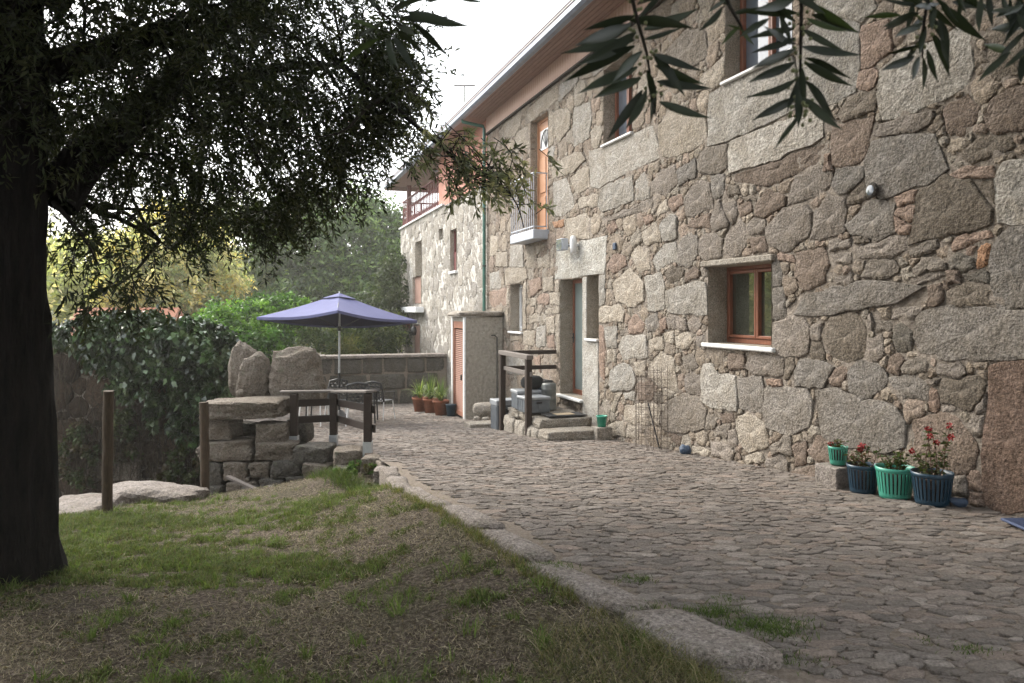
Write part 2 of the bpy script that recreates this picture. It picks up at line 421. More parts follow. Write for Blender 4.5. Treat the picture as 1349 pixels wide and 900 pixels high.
def stone_cells(x0, x1, y0, y1, res, polys, blocked, radii, rs, aniso=(1.25, 1.0), warp=.02, power=2.6, keep=.72, dens=2.2, rot=.25, maxm=1.45):
    """lay out irregular stones on a plane. Returns [(centre, angles, radii, area, tag)]"""
    Wd = int((x1-x0)/res); Hd = int((y1-y0)/res)
    X = x0+(np.arange(Wd)+.5)*res; Y = y0+(np.arange(Hd)+.5)*res
    wx = value_noise(Hd, Wd, .16/res, rs)*warp+value_noise(Hd, Wd, .05/res, rs)*warp*.45
    wy = value_noise(Hd, Wd, .16/res, rs)*warp+value_noise(Hd, Wd, .05/res, rs)*warp*.45
    GX = X[None, :]+wx; GY = Y[:, None]+wy
    lab = np.zeros((Hd, Wd), np.int32); best = np.full((Hd, Wd), maxm, np.float32)
    occ = np.zeros((Hd, Wd), bool)
    for b in blocked:
        ix0, ix1 = max(0, int((b[0]-x0)/res)), min(Wd, int(math.ceil((b[1]-x0)/res)))
        iy0, iy1 = max(0, int((b[2]-y0)/res)), min(Hd, int(math.ceil((b[3]-y0)/res)))
        if ix1 > ix0 and iy1 > iy0: lab[iy0:iy1, ix0:ix1] = -1; best[iy0:iy1, ix0:ix1] = -9; occ[iy0:iy1, ix0:ix1] = True
    cells = []; wins = [None]
    def window(cx, cy, rx, ry):
        ix0, ix1 = max(0, int((cx-rx-x0)/res)), min(Wd, int((cx+rx-x0)/res)+2)
        iy0, iy1 = max(0, int((cy-ry-y0)/res)), min(Hd, int((cy+ry-y0)/res)+2)
        return ix0, ix1, iy0, iy1
    info = [None]
    for poly, tag in polys:
        P = np.array(poly); pc_ = P.mean(0); dd_ = P-pc_; P = P+dd_/np.maximum(np.linalg.norm(dd_, axis=1, keepdims=True), .01)*.026; lo = P.min(0)-.06; hi = P.max(0)+.06
        ix0, ix1, iy0, iy1 = window((lo[0]+hi[0])/2, (lo[1]+hi[1])/2, (hi[0]-lo[0])/2, (hi[1]-lo[1])/2)
        if ix1-ix0 < 2 or iy1-iy0 < 2: continue
        gx = GX[iy0:iy1, ix0:ix1]; gy = GY[iy0:iy1, ix0:ix1]
        ins = np.zeros(gx.shape, bool); n = len(P)
        for i in range(n):
            xa, ya = P[i]; xb, yb = P[(i+1) % n]
            if ya == yb: continue
            cond = ((ya > gy) != (yb > gy)) & (gx < (xb-xa)*(gy-ya)/(yb-ya)+xa)
            ins ^= cond
        ins &= (lab[iy0:iy1, ix0:ix1] == 0)
        idn = len(info); info.append((tag, (ix0, ix1, iy0, iy1), P))
        lab[iy0:iy1, ix0:ix1][ins] = idn; best[iy0:iy1, ix0:ix1][ins] = -5; occ[iy0:iy1, ix0:ix1][ins] = True
    area = (x1-x0)*(y1-y0)
    seeds = []
    ang = np.arange(8)*math.pi/4
    for r, share in radii:
        N = int(area/(r*r)*dens*share)
        sx = rs.uniform(x0, x1, N); sy = rs.uniform(y0, y1, N)
        dx = np.cos(ang)*r*keep*aniso[0]/res; dy = np.sin(ang)*r*keep*aniso[1]/res
        for a, b in zip(sx, sy):
            ia, ib = (a-x0)/res, (b-y0)/res
            jx = (ia+dx).astype(int); jy = (ib+dy).astype(int)
            np.clip(jx, 0, Wd-1, out=jx); np.clip(jy, 0, Hd-1, out=jy)
            ic, jc = min(int(ia), Wd-1), min(int(ib), Hd-1)
            if occ[jc, ic] or occ[jy, jx].sum() > 1: continue
            rr = r*(.85+.3*rs.rand())
            seeds.append((a, b, rr))
            k = .82
            ix0, ix1, iy0, iy1 = window(a, b, rr*k*aniso[0], rr*k*aniso[1])
            gx = (X[ix0:ix1]-a)/(rr*k*aniso[0]); gy = (Y[iy0:iy1]-b)/(rr*k*aniso[1])
            occ[iy0:iy1, ix0:ix1] |= (gx[None, :]**2+gy[:, None]**2) < 1
    for a, b, r in seeds:
        ix0, ix1, iy0, iy1 = window(a, b, r*maxm*aniso[0]*1.1, r*maxm*aniso[1]*1.1)
        th = rs.uniform(-rot, rot); c_, s_ = math.cos(th), math.sin(th)
        dx = GX[iy0:iy1, ix0:ix1]-a; dy = GY[iy0:iy1, ix0:ix1]-b
        px = np.abs(dx*c_+dy*s_)/(r*aniso[0]); py = np.abs(-dx*s_+dy*c_)/(r*aniso[1])
        m = (px**power+py**power)**(1/power)
        bw = best[iy0:iy1, ix0:ix1]; up = m < bw
        idn = len(info); info.append(('', (ix0, ix1, iy0, iy1), (a, b)))
        bw[up] = m[up]; lab[iy0:iy1, ix0:ix1][up] = idn
    for idn in range(1, len(info)):
        tag, (ix0, ix1, iy0, iy1), P = info[idn]
        mk = lab[iy0:iy1, ix0:ix1] == idn; cnt = mk.sum()
        if cnt < 10: continue
        jy, jx = np.nonzero(mk); cx, cy = jx.mean(), jy.mean()
        if not mk[int(cy), int(cx)]:
            k = np.argmin((jx-cx)**2+(jy-cy)**2); cx, cy = jx[k], jy[k]
        ar = cnt*res*res; size = math.sqrt(ar)
        K = 10 if size < .11 else 14 if size < .25 else 20 if size < .5 else 26
        th = np.arange(K)*2*math.pi/K+rs.rand()*.3
        if tag:
            pc = np.array([x0+(ix0+cx+.5)*res, y0+(iy0+cy+.5)*res])
            pa = np.arctan2(P[:, 1]-pc[1], P[:, 0]-pc[0])
            for a in pa:
                k = np.argmin(np.abs(np.angle(np.exp(1j*(th-a))))); th[k] = a
            th = np.sort(np.mod(th, 2*math.pi))
        T = np.arange(0, max(mk.shape)*1.5, .5)
        sx = (cx+.5+np.cos(th)[:, None]*T).astype(int); sy = (cy+.5+np.sin(th)[:, None]*T).astype(int)
        ok = (sx >= 0) & (sx < mk.shape[1]) & (sy >= 0) & (sy < mk.shape[0])
        vals = np.zeros(sx.shape, bool); vals[ok] = mk[sy[ok], sx[ok]]
        first = np.argmin(vals, axis=1)
        rad = T[first]*res
        if not tag: rad = .1*np.roll(rad, 1)+.8*rad+.1*np.roll(rad, -1)
        cells.append(((x0+(ix0+cx+.5)*res, y0+(iy0+cy+.5)*res), th, rad, ar, tag))
    return cells

def stone_mesh(cell, rs, gap=.008, proud=.0, rnd_e=.03, bulge=.012, back=-.09, tilt=.02, simple=False):
    """verts (s, z, n) of one stone: rounded irregular block"""
    (cx, cy), th, rad, ar, tag = cell
    rad = np.maximum(rad-gap*(.6+.8*rs.rand(len(rad))), rad*.35)
    size = math.sqrt(ar); K = len(th)
    e = min(rnd_e, size*.16)
    if simple:
        prof = [(0, back), (0, -e*.55), (e, 0.0)]
        fr = []
    else:
        prof = [(0, back), (0, -e*1.0), (e*.35, -e*.35), (e*1.1, 0.0)]
        fr = [.55] if size < .22 else [.74, .38] if size < .4 else [.82, .64, .46, .26]
    rings = []; cs, sn = np.cos(th), np.sin(th)
    tx, ty = rs.uniform(-tilt, tilt, 2)
    seed = rs.randint(1 << 30)
    def nn(x, y, amp):
        P = np.stack([x, y, np.zeros_like(x)], 1)
        return smooth_noise(P, 9.0, seed)*amp+smooth_noise(P, 26., seed+1)*amp*.8+smooth_noise(P, 60., seed+2)*amp*.4
    jit = rs.randn(K)*e*.22
    for i, (inset, dn) in enumerate(prof):
        r = np.maximum(rad-inset, rad*.45)
        x = cs*r; y = sn*r
        n = np.full(K, dn) if i == 0 else dn+proud+tx*x+ty*y+(jit if i > 0 else 0)*(1 if i < 3 else .4)
        if i == len(prof)-1: n = n+nn(x+cx, y+cy, bulge*.35)
        rings.append(np.stack([cx+x, cy+y, n], 1))
    for q in fr:
        r = rad*q; x = cs*r; y = sn*r
        n = proud+tx*x+ty*y+bulge*(1-q*q)+nn(x+cx, y+cy, bulge*.6)
        rings.append(np.stack([cx+x, cy+y, n], 1))
    V = np.concatenate(rings+[np.array([[cx, cy, proud+(bulge if fr else .3*bulge)*rs.uniform(.4, 1.2)]])])
    nr = len(rings); a = np.arange(K); b = (a+1) % K; F = []
    for i in range(nr-1):
        F.append(np.stack([i*K+a, i*K+b, (i+1)*K+b], 1)); F.append(np.stack([i*K+a, (i+1)*K+b, (i+1)*K+a], 1))
    F.append(np.stack([(nr-1)*K+a, (nr-1)*K+b, np.full(K, nr*K)], 1))
    return V, np.concatenate(F)

def join_np(parts):
    Vs, Fs, Ts, b = [], [], [], 0
    for V, F, T in parts:
        Vs.append(V); Fs.append(F+b); Ts.append(np.broadcast_to(T, (len(V), 3))); b += len(V)
    return np.concatenate(Vs), np.concatenate(Fs), np.concatenate(Ts)

def rock_mesh(sx, sy, sz, seed, sub=3, box=.55, amp=.06, taper=0.0):
    import bmesh
    bm = bmesh.new(); bmesh.ops.create_icosphere(bm, subdivisions=sub, radius=1)
    V = np.array([v.co[:] for v in bm.verts]); F = np.array([[v.index for v in f.verts] for f in bm.faces]); bm.free()
    m = np.max(np.abs(V), axis=1, keepdims=True)
    Vb = V/m*.86
    P = V*(1-box)+Vb*box
    P = P*(1+amp*1.6*smooth_noise(V+seed, 2.2, seed)[:, None]+amp*.8*smooth_noise(V+seed, 5.5, seed+1)[:, None]+amp*.45*smooth_noise(V, 13, seed+2)[:, None])
    if taper: P[:, :2] *= (1-taper*np.clip(P[:, 2:3], -1, 1))
    return P*np.array([sx, sy, sz])/2, F

def tube_np(path, rads, k=6):
    path = np.asarray(path, float); n = len(path)
    t = np.gradient(path, axis=0); t /= np.maximum(np.linalg.norm(t, axis=1, keepdims=True), 1e-9)
    up = np.array([.3, .2, .93]); x = np.cross(t, up); nx = np.linalg.norm(x, axis=1, keepdims=True)
    x = np.where(nx > 1e-3, x/np.maximum(nx, 1e-9), np.array([1., 0, 0])); y = np.cross(t, x)
    a = np.arange(k)*2*math.pi/k
    V = path[:, None, :]+(np.cos(a)[None, :, None]*x[:, None, :]+np.sin(a)[None, :, None]*y[:, None, :])*np.asarray(rads)[:, None, None]
    V = V.reshape(-1, 3); F = []
    j = np.arange(k); j2 = (j+1) % k
    for i in range(n-1):
        F.append(np.stack([i*k+j, i*k+j2, (i+1)*k+j2], 1)); F.append(np.stack([i*k+j, (i+1)*k+j2, (i+1)*k+j], 1))
    return V, np.concatenate(F)

def bent_path(a, b, n, wig, rs, sag=0.0):
    a = np.asarray(a, float); b = np.asarray(b, float); t = np.linspace(0, 1, n)[:, None]
    p = a*(1-t)+b*t; L = np.linalg.norm(b-a)
    off = rs.randn(3)*wig*L; off2 = rs.randn(3)*wig*L*.5
    p = p+np.sin(t*math.pi)*off+np.sin(t*2*math.pi)*off2; p[:, 2:] += -sag*L*t*t
    return p

def leaf_geo(c, d, length, width, rs, droop=.2, fold=False):
    """pointed leaves: c base (n,3), d unit direction, one quad each (or folded pair)"""
    n = len(c); r = rs.randn(n, 3); side = np.cross(d, r); side /= np.maximum(np.linalg.norm(side, axis=1, keepdims=True), 1e-6)
    L = np.broadcast_to(length, (n,))[:, None]; Wd = np.broadcast_to(width, (n,))[:, None]
    mid = c+d*L*.5; tip = c+d*L; tip[:, 2:] -= droop*L
    V = np.stack([c, mid+side*Wd*.5, tip, mid-side*Wd*.5], 1).reshape(-1, 3)
    F = np.arange(n*4).reshape(n, 4)
    return V, F

def unit(v): return v/np.maximum(np.linalg.norm(v, axis=1, keepdims=True), 1e-9)
def tints(n, cols, rs, jit=.18):
    cols = np.array(cols); i = rs.randint(len(cols), size=n)
    return cols[i]*(1+rs.uniform(-jit, jit, (n, 1)))

# ------------------------------------------------------------------ ground sheet
def build_ground():
    xs = np.concatenate([[-200, -150, -90, -60, -40, -28, -20, -15, -12], np.arange(-10, 6.01, .11), [7, 9, 12, 16, 24, 40, 70, 120, 200]])
    ys = np.concatenate([[-60, -30, -15, -8, -5], np.arange(-3, 26, .13), [27, 29, 32, 36, 42, 50, 60, 75, 95, 120, 150, 190, 240]])
    gx, gy = np.meshgrid(xs, ys)
    z = ground_z(gx, gy)
    P = np.stack([gx.ravel(), gy.ravel(), z.ravel()], 1)
    lawn = (gx.ravel() < kx(gy.ravel())) & (P[:, 1] < 12)
    P[:, 2] += np.where(lawn, .009*smooth_noise(P, 5, 3)+.010*smooth_noise(P, 14, 4), 0)
    ny, nx = gx.shape
    i = (np.arange(ny-1)[:, None]*nx+np.arange(nx-1)[None, :]).ravel()
    F = np.stack([i, i+1, i+nx+1, i+nx], 1)
    o = tri_mesh('ground', P, F, MT['ground']); props(o, 'earth ground with leaf litter under the grass', kind='structure')
build_ground()

# ------------------------------------------------------------------ traced stones of the house wall
def zz(ox, oy, sc_, polys, tag='t'):
    out = []
    for q in polys:
        tg = tag
        if isinstance(q[0], str): tg = q[0]; q = q[1:]
        out.append(([W(ox+x/sc_, oy+y/sc_) for x, y in q], tg))
    return out
TR = []
TR += zz(1149, 0, 4.5, [
 ['w', (50,420),(180,310),(400,240),(520,130),(575,190),(570,500),(430,590),(200,660),(60,710),(40,560)],
 ['p', (-55,160),(90,120),(120,310),(0,375),(-60,400)],
 [(10,745),(190,680),(345,665),(350,740),(200,790),(60,800),(10,800)],
 ['b', (415,650),(560,570),(620,640),(610,710),(520,790),(470,790),(430,720)],
 ['b', (700,600),(830,540),(920,525),(920,760),(720,770),(690,690)],
 ['b', (680,200),(800,180),(920,170),(920,420),(720,480),(690,380)]])
TR += zz(1149, 180, 4.5, [
 ['g', (-40,150),(0,30),(180,-30),(360,-5),(420,130),(435,190),(370,250),(180,320),(60,360),(-35,300)],
 ['b', (500,90),(640,10),(820,-50),(830,60),(600,140),(540,120)],
 ['p', (455,195),(560,170),(725,165),(725,240),(560,225),(465,225)],
 ['w', (735,170),(820,140),(920,135),(920,500),(740,515)],
 ['g', (740,590),(810,530),(920,512),(920,1015),(740,1000),(710,860),(705,680)],
 ['b', (300,310),(430,240),(560,240),(650,370),(715,430),(700,520),(600,560),(400,590),(215,640),(240,530),(290,440),(280,370)],
 ['b', (640,260),(720,270),(720,400),(650,360)],
 ['p', (150,360),(260,320),(270,390),(160,405)],
 ['p', (140,420),(270,410),(230,500),(150,470)], ['p', (135,480),(230,530),(215,570),(150,560)],
 ['g', (-150,520),(-30,390),(70,375),(130,400),(130,560),(20,600),(-110,570)],
 [(-100,660),(0,640),(100,590),(205,585),(200,670),(60,700),(0,720),(-90,720)],
 [(220,670),(380,610),(400,650),(330,690),(250,710)], ['p', (470,650),(520,590),(680,560),(690,600),(560,640),(480,680)],
 ['o', (610,700),(640,640),(695,650),(700,760),(620,775)], ['p', (545,660),(620,645),(610,690),(560,695)],
 ['d', (460,740),(500,700),(600,720),(610,780),(470,785)], [(0,730),(140,720),(150,800),(20,850),(-60,830)],
 [(220,790),(300,730),(420,750),(430,790),(280,815)], [(240,830),(420,820),(430,860),(280,870)],
 ['b', (440,800),(510,800),(520,870),(450,880)], ['d', (530,820),(640,800),(710,830),(700,880),(560,860)]])
TR += zz(1149, 360, 4.5, [
 ['g', (-495,190),(-420,125),(-290,105),(-100,65),(50,50),(230,50),(310,80),(310,165),(100,175),(-150,215),(-340,250),(-480,250)],
 [(110,210),(250,185),(290,210),(230,270),(120,270)],
 ['g', (275,225),(400,215),(930,218),(930,505),(720,512),(400,500),(280,470),(255,380)],
 ['b', (450,110),(560,85),(700,105),(710,180),(600,212),(450,200)], ['b', (340,100),(400,80),(410,160),(370,200),(340,190)],
 ['d', (130,320),(210,290),(230,350),(230,460),(140,470),(120,400)], [(10,280),(100,270),(110,330),(20,345)],
 [(-20,390),(50,370),(50,460),(0,510),(-25,490)], ['b', (90,510),(150,490),(180,520),(150,590),(80,580)],
 [(190,530),(300,510),(310,580),(180,590)], ['g', (90,620),(220,605),(310,640),(310,745),(180,740),(110,690)],
 ['g', (-140,590),(-70,530),(20,540),(80,590),(60,680),(0,710),(-60,740),(-140,700)],
 [(390,540),(500,530),(540,590),(480,610),(400,590)], ['b', (430,620),(620,610),(670,660),(620,760),(560,800),(400,770),(390,700)],
 [(325,620),(410,620),(400,655),(320,660)], ['p', (320,670),(385,670),(380,800),(330,820)], [(620,740),(670,720),(670,810),(620,830)],
 [(410,790),(480,800),(480,825),(420,825)]])
TR += zz(1149, 500, 4.5, [
 ['r', (690,-60),(750,-102),(930,-105),(930,800),(760,780),(665,740),(650,500),(680,200)],
 ['b', (235,240),(350,205),(490,215),(560,290),(610,380),(600,500),(540,550),(450,540),(330,500),(240,440)],
 ['g', (-335,70),(-200,65),(50,150),(150,170),(185,250),(185,400),(60,420),(-150,400),(-290,340),(-320,180)],
 [(600,210),(665,215),(660,320),(600,330),(580,260)], ['p', (560,560),(640,530),(640,640),(570,640)],
 ['p', (560,650),(650,680),(665,740),(590,750)], [(470,560),(545,580),(560,680),(480,670)]])
TR += zz(960, 0, 4.5, [
 ['w', (-110,560),(0,490),(370,335),(410,640),(0,825),(-120,860)], ['w', (400,330),(480,150),(600,120),(770,150),(790,300),(740,540),(640,600),(425,640)],
 ['w', (480,-10),(870,-10),(870,50),(780,130),(690,180),(540,110)], ['b', (650,680),(750,560),(880,520),(890,600),(850,650),(680,720)],
 ['p', (745,530),(780,430),(860,400),(890,450),(860,510)]])
TR += zz(960, 180, 4.5, [
 ['w', (10,215),(0,25),(400,-112),(560,-180),(620,-80),(570,0),(500,50),(230,145)], ['b', (615,0),(620,-70),(850,-110),(850,70),(800,130),(690,170),(615,170)],
 ['b', (0,230),(230,155),(500,70),(600,30),(600,60),(480,170),(400,230),(230,285),(40,260)], ['p', (570,110),(610,105),(610,185),(570,185)],
 [(340,370),(400,240),(560,160),(600,220),(590,330),(500,350),(380,410),(345,410)], ['g', (610,230),(660,175),(790,180),(800,240),(720,310),(650,330),(600,290)],
 ['b', (690,370),(790,260),(820,300),(820,370),(700,400)], ['b', (155,470),(160,400),(220,310),(330,360),(320,410),(220,460)],
 ['b', (50,420),(120,385),(135,440),(70,490)], ['b', (80,360),(160,330),(150,380),(100,390)],
 [(220,540),(330,430),(450,410),(490,450),(470,590),(330,685),(230,640)], [(470,590),(490,490),(580,360),(680,370),(680,560),(540,610),(480,610)],
 [(110,540),(150,490),(220,490),(220,560),(120,580)], [(-30,600),(60,495),(100,540),(100,640),(60,710),(-30,700)],
 ['b', (130,600),(215,590),(220,680),(140,700)], ['p', (290,700),(370,690),(380,740),(300,745)],
 ['b', (400,690),(550,670),(590,760),(570,860),(450,900),(400,820)], [(600,620),(730,600),(720,650),(600,680)],
 [(600,700),(740,680),(720,750),(620,750)], ['g', (740,660),(880,620),(900,700),(780,730)], ['b', (750,600),(850,590),(820,640),(760,650)],
 [(800,750),(900,730),(900,820),(810,850)], [(640,840),(720,800),(730,880),(650,900)], [(-40,400),(30,390),(40,460),(10,520)], ['b', (0,290),(50,290),(70,340),(0,360)]])
TR += zz(960, 360, 4.5, [
 ['g', (255,95),(320,90),(330,250),(258,265)], ['g', (252,-70),(300,-80),(310,80),(254,88)],
 [(255,290),(350,265),(440,270),(480,330),(470,470),(340,490),(260,480)], ['b', (560,370),(620,240),(760,230),(800,330),(830,390),(800,490),(700,520),(600,490)],
 [(490,320),(560,290),(550,390),(500,390)], ['b', (475,420),(550,410),(555,500),(490,500)], ['g', (385,580),(430,505),(560,515),(610,560),(560,680),(410,660)],
 ['b', (600,590),(680,540),(700,580),(640,680),(590,670)], [(100,560),(120,500),(230,490),(320,510),(320,600),(150,600)], ['b', (0,480),(90,480),(90,560),(0,580)],
 ['b', (335,510),(385,510),(370,600),(330,610)], ['p', (220,630),(320,620),(320,670),(220,665)], ['g', (50,630),(190,615),(200,680),(190,830),(60,800)], [(820,250),(890,240),(900,340),(830,330)]])
TR += zz(960, 480, 4.5, [
 ['g', (200,140),(330,135),(460,150),(500,210),(480,370),(360,410),(220,370),(195,280)], ['m', (50,310),(110,300),(230,370),(225,480),(120,510),(60,440)],
 [(240,490),(330,420),(370,440),(370,520),(260,540)], ['b', (470,510),(540,440),(620,470),(620,580),(540,590)], ['b', (390,500),(460,450),(460,580),(400,590)],
 ['b', (370,620),(520,605),(550,650),(520,670),(370,640)], [(220,560),(300,545),(350,580),(340,630),(225,610)], ['m', (80,540),(220,510),(210,580),(120,590)], [(0,400),(60,390),(50,480),(0,500)]])
TR += zz(790, 0, 5, [[(440,340),(560,200),(690,210),(710,340),(690,390),(600,430),(500,410)], ['m', (700,480),(840,340),(860,480),(760,570),(620,620)], ['m', (380,830),(470,720),(680,750),(720,850),(700,900),(640,980),(470,1040),(400,1020),(385,900)]])
TR += zz(790, 160, 5, [
 ['w', (-65,200),(350,20),(395,240),(0,430),(-65,432)], ['w', (10,440),(215,355),(220,520),(20,590),(-10,540)], ['w', (240,400),(290,340),(320,400),(320,500),(235,520)],
 [(10,640),(350,500),(360,570),(20,670)], [(330,410),(400,330),(490,290),(510,410),(430,480),(340,470)], ['g', (510,330),(620,250),(630,370),(530,415)],
 [(645,260),(700,180),(850,140),(855,280),(780,330),(650,350)], [(560,500),(640,400),(720,410),(740,570),(560,630)], ['g', (730,360),(820,340),(810,480),(750,490)],
 ['p', (450,520),(530,480),(550,540),(490,580),(450,560)], ['m', (395,560),(430,525),(450,580),(390,630),(370,600)], ['w', (395,680),(470,600),(500,640),(500,760),(420,785)],
 ['m', (275,730),(360,670),(400,720),(400,790),(310,825)], [(730,640),(780,510),(890,540),(890,620),(840,690),(740,715)], ['b', (570,650),(720,610),(720,700),(580,690)],
 ['p', (40,700),(90,665),(115,700),(70,745)], ['p', (280,630),(340,615),(360,650),(300,670)], ['b', (830,430),(900,420),(900,490),(830,480)]])
TR += zz(790, 300, 5, [
 [(650,80),(740,30),(800,80),(795,190),(700,220),(660,180)], [(820,60),(900,-20),(900,190),(810,180)], ['g', (520,120),(560,60),(640,60),(640,180),(580,260),(520,240)],
 ['w', (345,220),(420,110),(500,95),(510,230),(440,230),(380,290)], ['m', (200,180),(250,130),(320,150),(330,270),(260,300)], ['p', (40,250),(90,180),(160,180),(180,250),(90,300)],
 ['m', (80,370),(200,280),(290,370),(290,480),(230,520),(110,490)], ['w', (300,330),(400,290),(425,400),(420,530),(320,545)], ['b', (430,300),(480,255),(550,280),(540,330),(460,365)],
 ['b', (560,300),(620,260),(650,290),(640,340),(570,350)], [(660,270),(720,240),(740,310),(690,330)], ['w', (440,420),(520,390),(700,360),(720,580),(560,560),(440,560)],
 ['m', (-20,530),(120,510),(160,560),(150,620),(-20,630)], ['w', (30,660),(110,655),(115,790),(50,780)], [(130,680),(170,660),(170,700),(135,715)],
 ['p', (180,620),(240,570),(290,640),(280,700),(190,700)], ['g', (300,600),(370,560),(380,660),(320,685)], ['p', (390,620),(430,600),(440,660),(400,700)], [(440,600),(500,580),(500,660),(450,665)],
 [(510,590),(560,610),(570,670),(510,660)], [(580,630),(630,590),(660,640),(620,690),(590,680)], ['w', (125,780),(150,720),(300,715),(310,850),(150,870)], ['m', (320,740),(410,720),(425,800),(330,815)],
 ['m', (420,700),(490,680),(480,770),(430,760)], ['m', (500,720),(560,680),(620,740),(580,800),(510,790)], [(640,720),(690,700),(695,780),(650,790)], ['m', (50,810),(105,790),(105,890),(50,890)]])
TR += zz(790, 440, 5, [
 ['m', (320,200),(400,125),(490,170),(500,370),(400,350),(320,270)], ['w', (80,250),(150,200),(210,230),(240,310),(220,370),(80,375),(65,330)], ['m', (225,190),(300,175),(300,280),(240,280)],
 ['b', (250,330),(350,320),(345,440),(250,440)], [(350,390),(410,390),(420,450),(360,460)], ['m', (160,470),(370,460),(400,500),(390,600),(230,600),(160,570)],
 [(400,560),(450,450),(540,400),(640,430),(700,500),(690,620),(560,650),(410,630)], [(550,300),(600,250),(660,290),(660,400),(570,400)], ['w', (665,300),(690,210),(730,210),(780,270),(890,280),(895,500),(740,470),(665,430)],
 [(690,550),(740,520),(770,560),(740,620),(700,620)], ['b', (775,520),(880,520),(890,580),(800,590)], [(760,620),(860,600),(860,680),(760,680)], [(740,720),(850,720),(890,780),(860,835),(740,800)],
 ['m', (610,740),(700,740),(740,780),(700,800),(610,790)], ['m', (50,600),(150,570),(160,680),(55,680)], ['m', (180,600),(250,620),(250,700),(170,690)], ['m', (70,500),(100,400),(150,390),(100,510)],
 ['w', (160,390),(230,390),(230,440),(170,430)], [(540,160),(620,140),(640,220),(560,240)], ['b', (480,660),(540,680),(520,740),(480,700)]])
TR += zz(640, 60, 5.625, [
 ['m', (95,640),(150,570),(270,500),(250,600),(210,670),(120,680)], ['m', (290,570),(310,460),(530,290),(535,400),(460,468),(330,562)], ['w', (545,280),(690,210),(680,270),(560,400),(540,400)],
 ['m', (690,230),(780,180),(790,230),(710,250)], ['w', (780,170),(900,110),(865,180),(800,225)], ['m', (220,650),(300,600),(322,640),(322,750),(220,760)], ['m', (500,500),(600,460),(630,500),(620,620),(540,710),(510,650)],
 ['w', (650,460),(770,420),(780,560),(760,680),(650,750),(640,600)], ['m', (468,500),(500,490),(500,720),(468,750)], ['w', (468,770),(510,750),(500,830),(468,870)]])
TR += zz(640, 200, 5.625, [
 ['w', (500,230),(590,200),(620,260),(650,400),(580,470),(500,480)], ['m', (480,120),(600,40),(720,0),(740,60),(640,150),(500,200)], ['m', (620,200),(740,100),(770,150),(770,260),(680,310)],
 ['m', (670,360),(800,300),(840,320),(820,400),(700,420)], ['m', (850,340),(880,270),(920,250),(920,440),(860,430)], ['m', (580,620),(600,500),(740,460),(780,520),(760,640),(600,650)], ['o', (500,520),(570,500),(580,550),(510,570)],
 ['W', (525,700),(895,625),(880,905),(700,930),(510,943)], ['w', (180,700),(270,690),(280,850),(180,850)], ['m', (300,690),(350,700),(360,850),(300,860)], ['m', (370,700),(450,690),(380,760)],
 ['m', (380,790),(460,760),(470,850),(390,860)], ['m', (480,740),(500,700),(500,840),(480,860)], ['m', (80,750),(160,740),(160,850),(70,850)], ['m', (30,620),(90,640),(90,760),(30,770)]])
TR += zz(640, 340, 5.625, [
 ['m', (130,60),(290,60),(310,150),(240,178),(140,190)], ['p', (20,250),(150,220),(150,350),(30,360)], ['w', (30,120),(90,100),(120,140),(100,220),(30,230)], ['p', (320,170),(400,140),(410,230),(340,280)],
 ['m', (430,150),(500,140),(500,240),(430,250)], ['p', (380,300),(430,260),(470,280),(460,340),(390,340)], ['m', (330,300),(370,290),(370,350),(330,360)], ['m', (470,260),(540,250),(540,340),(480,340)],
 ['m', (430,380),(540,350),(540,410),(430,420)], ['m', (320,430),(390,410),(400,480),(320,490)], ['m', (275,540),(360,530),(350,650),(270,640)], ['w', (380,520),(440,500),(440,660),(370,650)],
 ['m', (450,440),(510,440),(510,550),(455,550)], ['p', (450,580),(500,570),(510,660),(460,660)], ['m', (180,570),(250,580),(240,610),(180,620)], ['w', (838,140),(880,130),(880,350),(838,360)],
 ['p', (838,500),(880,500),(880,900),(838,900)], ['w', (160,730),(290,730),(290,860),(160,860)], ['p', (340,740),(400,730),(400,840)], ['m', (515,175),(542,175),(542,338),(515,338)], ['m', (515,420),(545,420),(545,700),(515,700)],
 ['m', (278,190),(300,185),(300,520),(278,530)], ['m', (150,225),(170,225),(170,340),(150,345)], ['m', (150,370),(170,370),(170,530),(150,530)]])

PAL = {'f': [(.31, .29, .26), (.35, .325, .29), (.29, .27, .245)], 'w': [(.365, .34, .305), (.34, .32, .29)], 'W': [(.46, .445, .41)], 'g': [(.205, .187, .168), (.23, .208, .185)], 'm': [(.37, .325, .27), (.34, .30, .25), (.385, .34, .285)],
       'b': [(.19, .15, .122), (.175, .148, .12), (.205, .16, .13)], 'p': [(.30, .22, .175), (.28, .21, .17)], 'o': [(.38, .225, .14)], 'r': [(.165, .115, .09)], 'd': [(.15, .135, .115)],
       't': [(.235, .205, .178), (.22, .192, .163), (.255, .222, .193)],  # g, b and t also darkened to carry lens falloff at the right
       '': [(.30, .25, .20), (.27, .22, .175), (.34, .29, .235), (.30, .24, .195), (.26, .22, .18), (.32, .285, .24)]}
def tone(tag, rs, k=1.0):
    p = PAL.get(tag, PAL[''])
    c = np.array(p[rs.randint(len(p))])
    return c*k*(1+rs.uniform(-.12, .12))

def visible_size(s, z, ar, n=0.0):
    x, y = to_world(s, n)
    if y < .5: return 0
    u = CX+x/y*1000; v = HV-(z-EYE)/y*1000
    if u < -20 or u > 1370 or v < -20 or v > 920: return 0
    nd = abs((CA*x+SA*y))/math.hypot(x, y)
    return ar*nd*1e6/(x*x+y*y)

